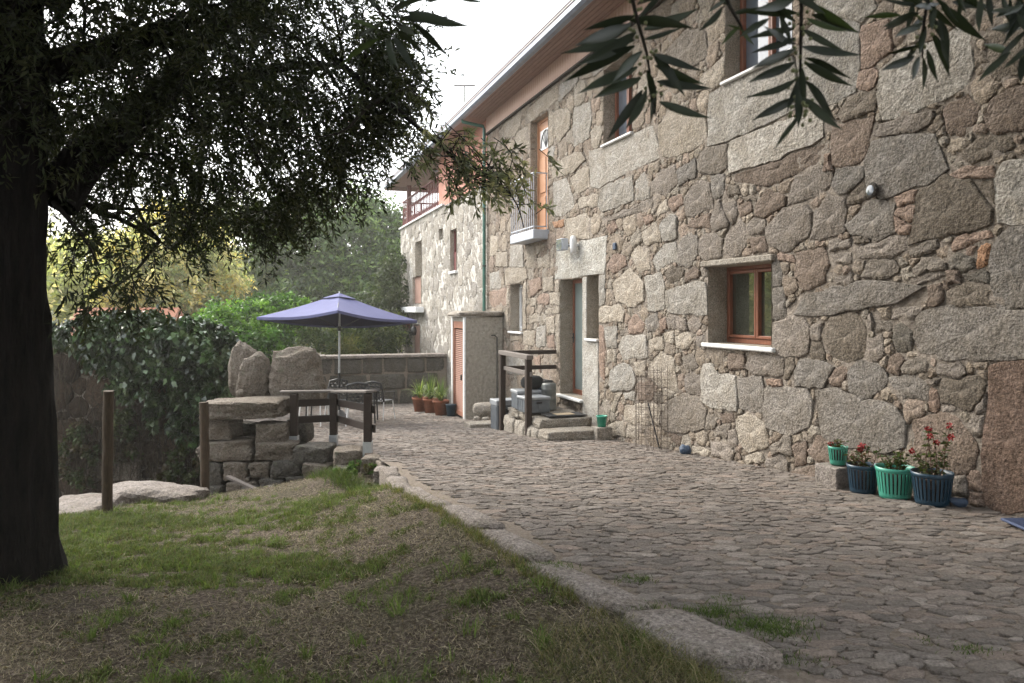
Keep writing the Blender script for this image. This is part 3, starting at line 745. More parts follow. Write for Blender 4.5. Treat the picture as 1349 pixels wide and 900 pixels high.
def masonry(house, wname, cells, mat_stone, mat_back, s0, s1, z0, z1, holes, rs, limit, gap, proud, depth=.45, name='stone', back=-.017, kdark=1.0, label=None, e=.022, bulge=.014, jn=.010):
    """a wall part (core sheet with real openings and their reveals) and its stones"""
    mb = MB(); sheets = []
    ss = sorted({s0, s1, *[h[0] for h in holes], *[h[1] for h in holes]}); zs = sorted({z0, z1, *[h[2] for h in holes], *[h[3] for h in holes]})
    for a, b in zip(ss, ss[1:]):
        for c, d in zip(zs, zs[1:]):
            m1, m2 = (a+b)/2, (c+d)/2
            if any(h[0] < m1 < h[1] and h[2] < m2 < h[3] for h in holes): continue
            nx, nz_ = max(1, int((b-a)/.035)), max(1, int((d-c)/.035)); gs, gz = np.meshgrid(np.linspace(a, b, nx+1), np.linspace(c, d, nz_+1))
            Q = np.stack([gs.ravel(), np.zeros(gs.size), gz.ravel()], 1); Q[:, 1] = back+jn*(smooth_noise(Q, 17, 2)+.6*smooth_noise(Q, 46, 3))
            i_ = (np.arange(nz_)[:, None]*(nx+1)+np.arange(nx)[None, :]).ravel(); sheets.append((Q, np.concatenate([np.stack([i_, i_+1, i_+nx+2], 1), np.stack([i_, i_+nx+2, i_+nx+1], 1)])[:, ::-1], np.zeros(3)))
            mb.add([(a, -depth-.1, c), (b, -depth-.1, c), (b, -depth-.1, d), (a, -depth-.1, d)], [(3, 2, 1, 0)])
    for a, b, c, d in holes:
        f, bk = .0, -depth-.1
        mb.add([(a, f, c), (a, bk, c), (a, bk, d), (a, f, d)], [(0, 1, 2, 3)], 1)
        mb.add([(b, f, c), (b, bk, c), (b, bk, d), (b, f, d)], [(3, 2, 1, 0)], 1)
        mb.add([(a, f, d), (b, f, d), (b, bk, d), (a, bk, d)], [(0, 1, 2, 3)], 1)
        mb.add([(a, f, c), (b, f, c), (b, bk, c), (a, bk, c)], [(3, 2, 1, 0)], 1)
    for a in (s0, s1): mb.add([(a, back, z0), (a, -depth-.1, z0), (a, -depth-.1, z1), (a, back, z1)], [(0, 1, 2, 3)])
    mb.add([(s0, back, z1), (s1, back, z1), (s1, -depth-.1, z1), (s0, -depth-.1, z1)], [(0, 1, 2, 3)])
    wall = mb.build(wname, [mat_back, MT['reveal']], house)
    V, F, T = join_np(sheets); tri_mesh('pointing', V, F, mat_back, wall)
    if label: wall['label'] = label
    sizes = [visible_size(c[0][0], c[0][1], c[3]) for c in cells]
    order = np.argsort(sizes)[::-1]; top = set(order[:limit].tolist())
    rest = []
    for i, c in enumerate(cells):
        tr = c[4] not in ('', 'f'); size = math.sqrt(c[3])
        pr = rs.uniform(-.008, .012)+proud if tr else rs.uniform(-.014, .006)+proud
        small = sizes[i] < 60
        V, F = stone_mesh(c, rs, gap=gap, proud=pr, rnd_e=(.010 if c[4] in ('w', 'W', 'g', 'r') else e*.8), bulge=(bulge*.6 if tr else bulge*.7), back=-.10, simple=small)
        V = V[:, [0, 2, 1]]; F = F[:, ::-1]
        t = tone(c[4], rs, kdark)
        if i in top and sizes[i] > 30:
            cx, cz = c[0]
            o = tri_mesh(name, V-np.array([cx, 0, cz]), F, mat_stone, wall, t, False, (cx, 0, cz))
        else: rest.append((V, F, t))
    if rest:
        V, F, T = join_np(rest)
        o = tri_mesh('rubble', V, F, mat_stone, wall, T, False); o['kind'] = 'stuff'
    return wall

house = empty('stone_house', (WC, 0, 0), math.pi/2+ALPHA, 'long two storey granite farmhouse with timber windows and wood clad eaves beside the paved yard', 'house')
H1 = {'window': (8.74, 9.97, 1.13, 2.07), 'door': (13.84, 14.85, -.02, 2.09), 'slit': (13.19, 13.65, 1.05, 2.12), 'small': (17.0, 17.8, 1.06, 2.09),
      'balcony': (15.48, 16.48, 3.10, 5.39), 'up1': (12.0, 12.99, 4.21, 5.42), 'up2': (8.40, 9.60, 4.28, 5.45)}
WTOP = 5.80
S0, S1 = 3.0, 19.64
RW = np.random.RandomState(21)
def block_of(h, pad=.0): return (h[0]-pad, h[1]+pad, h[2]-pad, h[3]+pad)
blocked = [block_of(h) for h in H1.values()] + [(13.19, 13.84, -1.0, 1.05), (13.65, 13.84, 1.05, 2.12), (8.70, 10.05, 2.07, 2.15), (13.0, 15.0, -1.2, -.22)]
cells = stone_cells(S0, S1, -1.15, WTOP, .013, TR, blocked,
                    [(.22, .8), (.16, 1.2), (.11, 1.4), (.07, 1.3), (.045, 1.1), (.03, .7)], RW, warp=.024, power=3.2, rot=.45)
wall1 = masonry(house, 'wall', cells, MT['stone'], MT['mortar'], S0, S1, -1.15, WTOP, list(H1.values()), RW, 298, .003, .0)

# dressed pieces round the openings
def part(mb, name, mats, parent=house, **kw):
    o = mb.build(name, mats, parent)
    for k, v in kw.items(): o[k] = v
    return o
def slab(name, s0_, s1_, z0_, z1_, n0, n1, mat, parent=house, bev=.012, label=None):
    mb = MB(); mb.box((s0_, n0, z0_), (s1_, n1, z1_), 0, None, bev); o = mb.build(name, mat, parent)
    if label: o['label'] = label
    return o
slab('lintel', 8.68, 10.08, 2.072, 2.145, -.3, .045, MT['step'], label='thin granite lintel over the ground floor window')
slab('window_sill', 8.66, 10.06, 1.075, 1.128, -.30, .05, MT['marble'])
slab('door_post', 13.655, 13.835, -.02, 2.09, -.3, .006, MT['pale'], label='pale dressed post between the door and the narrow window')
slab('dado_panel', 13.19, 13.835, -1.0, 1.0, -.12, .004, MT['pale'])
slab('window_sill', 13.17, 13.66, 1.005, 1.048, -.3, .05, MT['marble'])
slab('threshold', 13.80, 14.90, -.075, -.022, -.4, .07, MT['marble'])
slab('window_sill', 16.98, 17.86, 1.01, 1.058, -.3, .05, MT['marble'])
slab('window_sill', 11.97, 13.03, 4.165, 4.208, -.3, .045, MT['marble'])
slab('window_sill', 8.36, 9.66, 4.235, 4.278, -.3, .045, MT['marble'])

def casement(h, inset, sashes, frame_mat, glass_mat_, name='window', fw=.048, parent=house, rails=False):
    """timber casement with its panes, set back in the wall"""
    a, b, c, d = h; mb = MB(); y0, y1 = -inset-.06, -inset
    mb.box((a, y0, c), (a+fw, y1, d), 0, None, .006); mb.box((b-fw, y0, c), (b, y1, d), 0, None, .006)
    mb.box((a+fw, y0, c), (b-fw, y1, c+fw*1.3), 0, None, .006); mb.box((a+fw, y0, d-fw), (b-fw, y1, d), 0, None, .006)
    fr = mb.build(name, frame_mat, parent)
    ws = (b-a-2*fw)/sashes; z0_, z1_ = c+fw*1.3+.004, d-fw-.004
    for i in range(sashes):
        p, q = a+fw+i*ws+.003, a+fw+(i+1)*ws-.003; sw = .036
        m2 = MB(); yy0, yy1 = y0+.01, y1+.018
        m2.box((p, yy0, z0_), (p+sw, yy1, z1_), 0, None, .006); m2.box((q-sw, yy0, z0_), (q, yy1, z1_), 0, None, .006)
        m2.box((p+sw, yy0, z0_), (q-sw, yy1, z0_+sw), 0, None, .006); m2.box((p+sw, yy0, z1_-sw), (q-sw, yy1, z1_), 0, None, .006)
        if rails: m2.box((p+sw, yy0, (z0_+z1_)/2-.015), (q-sw, yy1, (z0_+z1_)/2+.015))
        m2.build('sash', frame_mat, fr)
        m3 = MB(); m3.box((p+sw-.004, y0+.02, z0_+sw-.004), (q-sw+.004, y0+.028, z1_-sw+.004)); m3.build('pane', glass_mat_, fr)
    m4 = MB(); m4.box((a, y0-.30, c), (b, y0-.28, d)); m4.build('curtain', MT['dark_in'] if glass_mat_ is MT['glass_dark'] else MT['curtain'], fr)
    return fr
casement(H1['window'], .27, 2, MT['timber_frame'], MT['glass_dark'])
casement(H1['up1'], .20, 2, MT['timber_frame'], MT['glass_sky'])
casement(H1['up2'], .20, 2, MT['timber_frame'], MT['glass_sky'])
casement(H1['small'], .22, 2, MT['white'], MT['glass_sky'], fw=.045)
casement(H1['slit'], .30, 1, MT['white'], MT['glass_sky'], fw=.035)

# entrance door
def entrance():
    a, b, c, d = H1['door']; y0, y1 = -.31, -.25; mb = MB(); fw = .07
    mb.box((a, y0, c), (a+fw, y1, d)); mb.box((b-fw, y0, c), (b, y1, d)); mb.box((a+fw, y0, d-fw), (b-fw, y1, d))
    mb.box((a+fw, y0, c), (b-fw, y1, c+.09))
    o = mb.build('entrance_door', MT['timber_frame'], house); o['label'] = 'glazed entrance door with reddish timber frame'
    m = MB(); m.box((a+fw, y0+.02, c+.09), (b-fw, y1-.02, d-fw)); m.build('pane', MT['glass_teal'], o)
    m = MB(); m.beam((b-.04, y1+.03, 1.02), (b-.14, y1+.03, 1.02), .016, .016); m.box((b-.06, y1, .92), (b-.03, y1+.012, 1.10)); m.build('handle', MT['black_metal'], o)
entrance()

# balcony and its door
def balcony():
    a, b, c, d = H1['balcony']; y0, y1 = -.22, -.15
    mb = MB(); fw = .06
    mb.box((a, y0, c), (a+fw, y1, d)); mb.box((b-fw, y0, c), (b, y1, d)); mb.box((a+fw, y0, d-fw), (b-fw, y1, d))
    dr = mb.build('balcony_door', MT['timber_door'], house); dr['label'] = 'golden timber balcony door with a fan shaped pane'
    m = MB(); m.box((a+fw, y0+.01, c), (b-fw, y1-.02, d-fw)); m.build('door_leaf', MT['timber_door'], dr)
    for k, (p, q) in enumerate(((a+fw+.07, (a+b)/2-.03), ((a+b)/2+.03, b-fw-.07))):
        for z0_, z1_ in ((c+.12, c+.72), (c+.80, d-.78)):
            m = MB(); m.box((p, y1-.02, z0_), (q, y1-.002, z1_), 0, None, .015); m.build('panel', MT['timber_door'], dr)
    m = MB(); m.box((a+fw+.10, y1-.019, d-.62), (b-fw-.10, y1-.008, d-.22)); fp = m.build('fan_pane', MT['white'], dr)
    m = MB(); cx_ = (a+b)/2
    for t in (-.8, -.4, 0, .4, .8):
        m.tube([(cx_, y1+.002, d-.60), (cx_+.26*math.sin(t), y1+.004, d-.60+.34*math.cos(t))], .007, 5)
    m.tube([(cx_+.28*math.sin(t), y1+.004, d-.60+.35*math.cos(t)) for t in np.linspace(-1.5, 1.5, 9)], .009, 5)
    m.build('tracery', MT['black_metal'], dr)
    s0_, s1_, n1 = 15.45, 16.86, .315
    bal = slab('balcony_slab', s0_, s1_, 2.90, 3.08, -.05, n1, MT['grey_metal'])
    m = MB()
    zt = 4.17
    for (p, q) in (((s0_+.02, .02), (s0_+.02, n1-.02)), ((s0_+.02, n1-.02), (s1_-.02, n1-.02)), ((s1_-.02, n1-.02), (s1_-.02, .02))):
        m.beam((p[0], p[1], zt), (q[0], q[1], zt), .035, .02); m.beam((p[0], p[1], 3.14), (q[0], q[1], 3.14), .02, .02)
    m.build('railing', MT['grey_metal'], bal)
    base = None
    for i in range(13):
        x = s0_+.02+(s1_-s0_-.04)*i/12
        if base is None:
            m = MB(); m.tube([(0, 0, 3.08), (0, 0, zt-.01)], .009, 6); base = m.build('baluster', MT['grey_metal'], bal, (x, n1-.02, 0))
        else:
            o = base.copy(); link(o, bal); o.location = (x, n1-.02, 0)
    for n_ in (.0, ):
        o = base.copy(); link(o, bal); o.location = (s0_+.02, .03, 0)
balcony()

# cladding boards under the eaves, soffit, gutter, roof
def eaves():
    bd = None; s = 3.0
    cl = slab('cladding', 3.0, S1, 5.835, 6.22, -.02, .012, MT['cladding'], bev=0)
    i = 0
    while s < S1-.10:
        if bd is None:
            m = MB(); m.box((0, .0, 5.83), (.115, .028, 6.215), 0, None, .006); bd = m.build('board', MT['cladding'], cl, (s, .012, 0))
        else:
            o = bd.copy(); link(o, cl); o.location = (s, .012, 0)
        s += .12
    slab('drip_moulding', 3.0, S1, 5.80, 5.832, -.02, .06, MT['dark_timber'], bev=0)
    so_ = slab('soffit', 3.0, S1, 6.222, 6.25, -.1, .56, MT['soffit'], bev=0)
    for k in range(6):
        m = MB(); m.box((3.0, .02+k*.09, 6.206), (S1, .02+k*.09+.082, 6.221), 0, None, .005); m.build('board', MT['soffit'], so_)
    rf = MB()
    for (p, q) in ((2.5, S1), (S1+.002, 30.9)):
        rf.add([(p, .74, 6.30), (q, .74, 6.30), (q, -3.2, 7.7), (p, -3.2, 7.7), (p, .74, 6.26), (q, .74, 6.26), (q, -3.2, 7.6), (p, -3.2, 7.6)],
               [(0, 1, 2, 3), (7, 6, 5, 4), (0, 4, 5, 1), (1, 5, 6, 2), (2, 6, 7, 3), (3, 7, 4, 0)])
    ro = rf.build('roof', MT['roof_tile'], house)
    m = MB()
    prof = [(.56, 6.27), (.56, 6.17), (.60, 6.135), (.68, 6.135), (.73, 6.17), (.73, 6.27)]
    for (p, q) in ((2.5, 30.9),):
        vs = [(p, n_, z) for n_, z in prof]+[(q, n_, z) for n_, z in prof]; K = len(prof)
        m.add(vs, [(i, i+1, K+i+1, K+i) for i in range(K-1)]+[tuple(range(K)), tuple(range(2*K-1, K-1, -1))])
    g = m.build('gutter', MT['gutter'], house)
    m = MB(); m.tube([(2.5, .735, 6.275), (30.9, .735, 6.275)], .013, 6); m.build('gutter_lip', MT['gutter_lip'], g)
    m = MB()
    m.beam((2.5, .69, 6.333), (30.9, .69, 6.333), .12, .05); m.build('roof_edge', MT['gutter'], ro)
    # down pipe
    m = MB(); m.tube([(19.62, .62, 6.17), (19.62, .62, 6.09), (19.62, .10, 6.02), (19.62, .07, 5.93), (19.62, .07, -1.0)], .042, 10)
    pp = m.build('down_pipe', MT['green_pipe'], house)
    for z in (5.4, 4.0, 2.6):
        m = MB(); m.lathe([(.05, -.015), (.054, 0), (.05, .015)], 12, 0, (19.62, .07, z)); m.build('pipe_clip', MT['black_metal'], pp)
    m = MB(); m.tube([(19.74, .05, 5.6), (19.74, .05, -1.0)], .018, 8); m.build('cable_conduit', MT['black_metal'], house)
eaves()

# lamp fittings on the wall
def wall_bits():
    s, z = W(751, 324); m = MB()
    m.box((s-.16, .10, z-.09), (s+.12, .22, z+.12), 0, Matrix.Rotation(0, 4, 'X'), .01)
    o = m.build('floodlight', MT['grey_metal'], None); o.parent = None
    o.location = house.location; o.rotation_euler = house.rotation_euler
    props(o, 'small grey floodlight on the big pale lintel above the entrance door', 'floodlight')
    m = MB(); m.box((s-.15, .221, z-.08), (s+.11, .226, z+.11)); m.build('lamp_glass', MT['glass_sky'], o)
    m = MB(); m.tube([(s-.02, -.02, z), (s-.02, .11, z)], .025, 8); m.build('bracket', MT['grey_metal'], o)
    m = MB(); s2, z2 = W(759, 324)
    s2 -= .03
    m.lathe([(.0, -.16), (.05, -.15), (.06, -.05), (.062, .08), (.04, .15), (0, .165)], 14, 0, (s2-.08, .10, z2+.01)); m.tube([(s2-.08, -.02, z2), (s2-.08, .1, z2)], .03, 8)
    o = m.build('motion_sensor', MT['white'], None); o.location = house.location; o.rotation_euler = house.rotation_euler
    props(o, 'rounded white sensor fitting just to the near side of the grey floodlight', 'sensor')
    s3, z3 = W(1153, 251)
    m = MB(); M = Matrix.Translation((s3, .03, z3)) @ Matrix.Rotation(math.radians(-90), 4, 'X')
    b = MB(); b.lathe([(.0, 0), (.07, 0), (.072, .012), (.062, .025), (.04, .03), (0, .032)], 20)
    m.add([M @ Vector(p) for p in b.v], b.f, 0, True)
    o = m.build('round_wall_lamp', MT['rock_dark'], None); o.location = house.location; o.rotation_euler = house.rotation_euler
    props(o, 'small round bulkhead lamp set in a big grey stone high on the wall', 'wall lamp')
    m = MB(); b = MB(); b.lathe([(.0, .036), (.03, .034), (.045, .031)], 16); m.add([M @ Vector(p) for p in b.v], b.f, 0, True); m.build('lens', MT['glass_sky'], o)
    s4, z4 = W(811, 325); m = MB(); m.box((s4-.05, .0, z4-.05), (s4+.05, .035, z4+.06), 0, None, .01)
    o = m.build('socket_cover', MT['slate_blue'], None); o.location = house.location; o.rotation_euler = house.rotation_euler
    props(o, 'tiny dark blue plate on the wall to the near side of the door lintel', 'cover plate')
wall_bits()

# ------------------------------------------------------------------ far part of the row, with white pointing
far = empty('pointed_house', (WC, 0, 0), math.pi/2+ALPHA, 'far end of the row with white mortar joints and a roofed terrace with red railing', 'house')
def wr(u0, v0, u1, v1):
    (a, z1_), (b, z0_) = W(u0, v0), W(u1, v1)
    um = (u0+u1)/2; za = W(um, v0)[1]; zb = W(um, v1)[1]
    return (min(a, b), max(a, b), zb, za)
HF = {'alcove': wr(547, 318, 555, 363), 'shutter': wr(543.5, 364, 554.5, 400), 'vent': wr(578, 301.5, 582.5, 315), 'tall': wr(593, 302, 601, 357), 'low': wr(543.5, 427, 553, 468)}
FT = 4.68
RF = np.random.RandomState(5)
cells2 = stone_cells(S1+.03, 31.65, -2.2, FT, .02, [], [block_of(h) for h in HF.values()], [(.30, .5), (.22, .8), (.15, 1.2), (.10, 1.4), (.06, 1.2)], RF, warp=.02, aniso=(1.1, 1.0))
cells2 = [(*c[:4], 'f') for c in cells2]
wall2 = masonry(far, 'wall', cells2, MT['stone'], MT['lime'], S1, 31.65, -2.2, FT, list(HF.values()), RF, 290, .008, -.016, back=-.028, kdark=1.15, e=.015, bulge=.006, jn=.006)
def far_bits():
    m = MB(); m.box((31.25, -7, -2.3), (31.6, -.56, FT)); m.build('side_wall', MT['lime'], far)
    m = MB(); m.box((S1, -.08, FT+.002), (25.0, -.03, 6.24)); m.build('upper_wall', MT['salmon'], far)
    m = MB(); m.box((24.9, -4, FT+.002), (25.0, -.09, 6.9)); m.build('terrace_back_wall', MT['salmon'], far)
    m = MB(); m.box((24.2, -.5, FT+.001), (31.7, .05, FT+.06)); m.box((31.3, -6, FT+.001), (31.7, -.5, FT+.06)); m.build('coping', MT['marble'], far)
    m = MB(); m.box((30.25, -.18, FT+.06), (30.40, -.03, 6.24)); m.build('post', MT['dark_red'], far)
    m = MB(); m.box((30.25, -3.3, FT+.06), (30.40, -3.15, 7.3)); m.build('post', MT['dark_red'], far)
    m = MB(); m.box((30.72, -3.2, 6.08), (30.88, .70, 6.25)); m.build('end_fascia', MT['soffit'], far)
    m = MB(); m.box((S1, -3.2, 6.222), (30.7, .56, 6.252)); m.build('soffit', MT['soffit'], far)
    rail = MB(); z0_, z1_ = FT+.08, FT+1.05
    rail.beam((25.0, -.08, z1_), (31.5, -.08, z1_), .06, .05); rail.beam((25.0, -.08, z0_+.05), (31.5, -.08, z0_+.05), .05, .04)
    rail.beam((31.45, -.1, z1_), (31.45, -3.2, z1_), .06, .05)
    r = rail.build('railing', MT['dark_red'], far)
    base = None
    for i in range(27):
        x = 25.15+i*.24
        if base is None:
            m = MB(); m.beam((0, -.08, z0_), (0, -.08, z1_), .03, .03); m.beam((-.11, -.08, z0_+.1), (.11, -.08, z1_-.3), .012, .02); m.beam((.11, -.08, z0_+.1), (-.11, -.08, z1_-.3), .012, .02)
            base = m.build('railing_bar', MT['dark_red'], r, (x, 0, 0))
        else:
            o = base.copy(); link(o, r); o.location = (x, 0, 0)
    for i in range(11):
        o = base.copy(); link(o, r); o.location = (31.53, -.3-i*.27, 0); o.rotation_euler = (0, 0, math.pi/2)
    # openings
    a, b, c, d = HF['shutter']; m = MB(); m.box((a, -.14, c), (b, -.10, d)); sh = m.build('shutter', MT['old_shutter'], far)
    for i in range(4):
        w_ = (b-a)/4; m = MB(); m.box((a+i*w_+.006, -.10, c+.01), (a+(i+1)*w_-.006, -.085, d-.01)); m.build('board', MT['old_shutter'], sh)
    a, b, c, d = HF['low']; m = MB(); m.box((a, -.14, c), (b, -.10, d)); sh = m.build('shutter', MT['old_shutter'], far)
    for i in range(3):
        w_ = (b-a)/3; m = MB(); m.box((a+i*w_+.006, -.10, c+.01), (a+(i+1)*w_-.006, -.085, d-.01)); m.build('board', MT['old_shutter'], sh)
    a, b, c, d = HF['alcove']; m = MB(); m.box((a, -.33, c), (b, -.28, d)); m.build('infill', MT['lime'], far)
    a, b, c, d = HF['vent']; m = MB(); m.box((a, -.33, c), (b, -.28, d)); m.build('vent', MT['dark_in'], far)
    a, b, c, d = HF['tall']; m = MB(); m.box((a, -.25, c), (b, -.22, d)); wn = m.build('window', MT['old_shutter'], far)
    m = MB(); m.box((a, -.22, c), (a+.07, -.12, d)); m.box((b-.07, -.22, c), (b, -.12, d)); m.box((a+.07, -.22, c+.02), (b-.07, -.10, c+.55)); m.build('frame', MT['dark_red'], wn)
    slab('window_sill', a-.05, b+.05, c-.08, c-.002, -.2, .05, MT['marble'], far)
    # white awning box
    (sa, za), (sb, zb) = W(529, 405), W(559.5, 413)
    m = MB(); m.box((sb, .02, 1.42), (sa, .32, 1.62), 0, None, .02); o = m.build('awning_box', MT['white'], far)
    s, z = W(545, 436, .15); m = MB(); m.lathe([(.0, -.16), (.09, -.14), (.11, .0), (.09, .12), (.0, .18)], 8, 0, (s, .15, z)); m.tube([(s, -.02, z+.2), (s, .15, z+.2), (s, .15, z+.16)], .015, 6)
    o = m.build('wall_lantern', MT['black_metal'], None); o.location = far.location; o.rotation_euler = far.rotation_euler
    props(o, 'black lantern on the far wall below the white awning box', 'lantern')
    s, z = W(534, 427, .2)
    V, F = rock_mesh(.42, .3, .50, 77, 2, .1, .12); o = tri_mesh('red_cloth', V, F, MT['dark_red']); x, y = to_world(s, .18); o.location = (x, y, z)
    props(o, 'dark red bundle hanging under the white awning box at the far corner', 'cloth')
    # antenna on the roof
    m = MB(); m.tube([(0, 0, 0), (0, 0, 1.5)], .02, 6); m.tube([(-.28, 0, 1.5), (.28, 0, 1.5)], .025, 6)
    x, y = to_world(20.6, -1.2); pt = at(612, 143, y); o = m.build('roof_aerial', MT['zinc'], None, (pt.x, y, pt.z-.9))
    props(o, 'thin T shaped aerial standing above the roof edge against the sky', 'aerial')
far_bits()

# ------------------------------------------------------------------ shed
def shed():
    s0_, s1_, n1 = 18.30, 19.52, .91
    g = pz(17)-.15; top = 1.36
    root = empty('garden_shed', (WC, 0, 0), math.pi/2+ALPHA, 'small rendered shed with orange louvred door and stone slab roof against the house', 'shed')
    m = MB()
    m.box((s0_, .02, g), (s0_+.12, n1, top)); m.box((s1_-.12, .02, g), (s1_, n1, top)); m.box((s0_+.12, n1-.1, top-.1), (s1_-.12, n1, top))
    o = m.build('wall', MT['render'], root)
    m = MB(); m.box((s0_-.012, n1-.02, g), (s0_-.002, n1+.012, top)); m.box((s0_-.012, n1+.002, g), (s0_+.13, n1+.012, top)); m.build('corner_strip', MT['marble'], root)
    m = MB(); m.box((s1_-.12, n1+.002, g), (s1_+.01, n1+.012, top)); m.build('corner_strip', MT['marble'], root)
    a, b, c, d = s0_+.135, s1_-.125, g+.17, top-.10
    m = MB(); m.box((a, n1-.06, c), (a+.08, n1-.01, d)); m.box((b-.08, n1-.06, c), (b, n1-.01, d)); m.box((a+.08, n1-.06, d-.16), (b-.08, n1-.01, d)); m.box((a+.08, n1-.06, c), (b-.08, n1-.01, c+.1))
    dr = m.build('louvred_door', MT['louvre'], root); dr['label'] = 'orange brown door with horizontal louvres'
    base = None; z = c+.13
    while z < d-.18:
        if base is None:
            m = MB(); m.box((a+.08, -.02, -.018), (b-.08, .02, -.010), 0, Matrix.Rotation(math.radians(-38), 4, 'X')); base = m.build('slat', MT['louvre'], dr, (0, n1-.035, z))
        else: o = base.copy(); link(o, dr); o.location = (0, n1-.035, z)
        z += .045
    m = MB(); m.box((a+.05, n1-.08, c), (b-.05, n1-.065, d)); m.build('backing', MT['dark_in'], dr)
    m = MB(); m.box((a+.10, n1+.0, .02-.1), (a+.16, n1+.03, .02+.02)); m.build('latch', MT['black_metal'], dr)
    V, F = rock_mesh(1.52, 1.16, .15, 31, 3, .9, .05); o = tri_mesh('roof_slab', V, F, MT['step'], root, None, True, ((s0_+s1_)/2, .52, top+.075))
    m = MB(); m.tube([(s0_-.03, .30, .95), (s0_-.03, .22, .95), (s0_-.03, .16, .9), (s0_-.03, .16, -.6)], .012, 6); m.build('pipe', MT['black_metal'], root)
shed()

# ------------------------------------------------------------------ paved yard
RP = np.random.RandomState(8)
def wall_x(y): return WC-TA*y
def build_patio():
    cells = stone_cells(-7.2, 4.9, 2.3, 22.6, .011, [], [], [(.076, .3), (.058, .9), (.044, 1.5), (.032, 1.5), (.023, .8)], RP, aniso=(1.45, .62), warp=.03, power=2.6, rot=.5)
    base = MB()
    patio = None
    items = []
    for c in cells:
        x, y = c[0]
        if x < kx(y)+.26+(.05 if y < 9 else -.1) or x > wall_x(y)+.02: continue
        u = CX+x/y*1000; v = HV+drop(y)*1000/y
        a = c[3]*1e6*drop(y)/y**3 if (-10 < u < 1360 and v < 910) else 0
        items.append((a, c))
    items.sort(key=lambda t: -t[0])
    xs = np.linspace(0, 1, 28); ys = np.linspace(2.2, 22.6, 60)
    gx = np.array([[kx(y)+.15+(wall_x(y)+.3-kx(y)-.15)*t for t in xs] for y in ys]); gy = np.repeat(ys[:, None], 28, 1)
    P = np.stack([gx.ravel(), gy.ravel(), (pz(gy)-.0065).ravel()], 1)
    i = (np.arange(59)[:, None]*28+np.arange(27)[None, :]).ravel(); F = np.stack([i, i+1, i+29, i+28], 1)
    patio = tri_mesh('patio_paving', P, F, MT['joint_soil']); props(patio, 'yard of rough irregular cobbles running along the house', kind='structure')
    cols = [(.255, .22, .19), (.22, .19, .165), (.29, .255, .225), (.24, .205, .18), (.20, .175, .155), (.27, .22, .185)]
    rest = []
    for k, (a, c) in enumerate(items):
        V, F = stone_mesh(c, RP, gap=.001, proud=RP.uniform(-.005, .005), rnd_e=.006, bulge=.003, back=-.04, tilt=.065, simple=(a < 90))
        V = V.copy(); V[:, 2] += pz(V[:, 1])
        t = np.array(cols[RP.randint(len(cols))])*RP.uniform(.82, 1.15)
        if k < 300:
            cx_, cy_ = c[0]; o0 = np.array([cx_, cy_, pz(cy_)])
            tri_mesh('cobble', V-o0, F, MT['paving'], patio, t, False, o0)
        else: rest.append((V, F, t))
    V, F, T = join_np(rest)
    o = tri_mesh('cobbles', V, F, MT['paving'], patio, T, False); o['kind'] = 'stuff'
    return patio
patio = build_patio()

def build_kerb():
    pts = [(1.98, .35), (2.52, .95), (3.02, .72)]
    root = empty('kerb', (0, 3, 0), 0, 'curving row of worn granite slabs edging the paved yard against the grass', kind='structure')
    ys = [2.1, 2.95, 3.55, 4.45, 5.2, 6.0, 6.9, 7.7, 8.35]
    rk = np.random.RandomState(3)
    for i in range(len(ys)-1):
        a, b = ys[i]+.012, ys[i+1]-.012
        n = 9; t = np.linspace(a, b, n)
        wl = .26*(1-.12*(a > 4)-.2*(a > 5.5)); top = []
        seed = 100+i
        li = kx(t)+.02*np.sin(t*5+i)+rk.uniform(-.02, .02); ri = kx(t)+wl*(.92+.2*rk.rand())+.025*np.sin(t*6+i*2)
        if i == 1: ri = ri+.08
        m = 7; V = []
        zt = pz(t)+.022+rk.uniform(-.008, .015)
        for j in range(m):
            q = j/(m-1); x = li*(1-q)+ri*q
            V.append(np.stack([x, t, zt], 1))
        V = np.array(V)   # m,n,3
        endk = np.minimum(np.arange(n), np.arange(n)[::-1]); 
        V[:, :, 2] += .012*smooth_noise(V.reshape(-1, 3), 9, seed).reshape(m, n)
        V[0, :, 2] -= .03; V[-1, :, 2] -= .02; V[:, 0, 2] -= .02; V[:, -1, 2] -= .02
        for (q0, q1, sx, sy) in ((0, 0, 1, 1), (0, -1, 1, -1), (-1, 0, -1, 1), (-1, -1, -1, -1)): V[q0, q1, 0] += sx*.04; V[q0, q1, 1] += sy*.03
        W_ = V.reshape(-1, 3); i0 = (np.arange(m-1)[:, None]*n+np.arange(n-1)[None, :]).ravel()
        F = [np.stack([i0, i0+n, i0+n+1, i0+1], 1)]
        ring = [j*n for j in range(m)]+[(m-1)*n+k for k in range(1, n)]+[j*n+n-1 for j in range(m-2, -1, -1)]+[k for k in range(n-2, 0, -1)]
        low = W_[ring].copy(); low[:, 2] -= .16; b0 = len(W_); W_ = np.concatenate([W_, low]); L = len(ring)
        r = np.array(ring); k = np.arange(L); F.append(np.stack([r, b0+k, b0+(k+1) % L, r[(k+1) % L]], 1))
        o0 = np.array([kx((a+b)/2)+.15, (a+b)/2, 0])
        tri_mesh('kerb_stone', W_-o0, np.concatenate(F)[:, ::-1], MT['kerb'], root, None, True, o0-np.array([0, 3, 0]))
build_kerb()

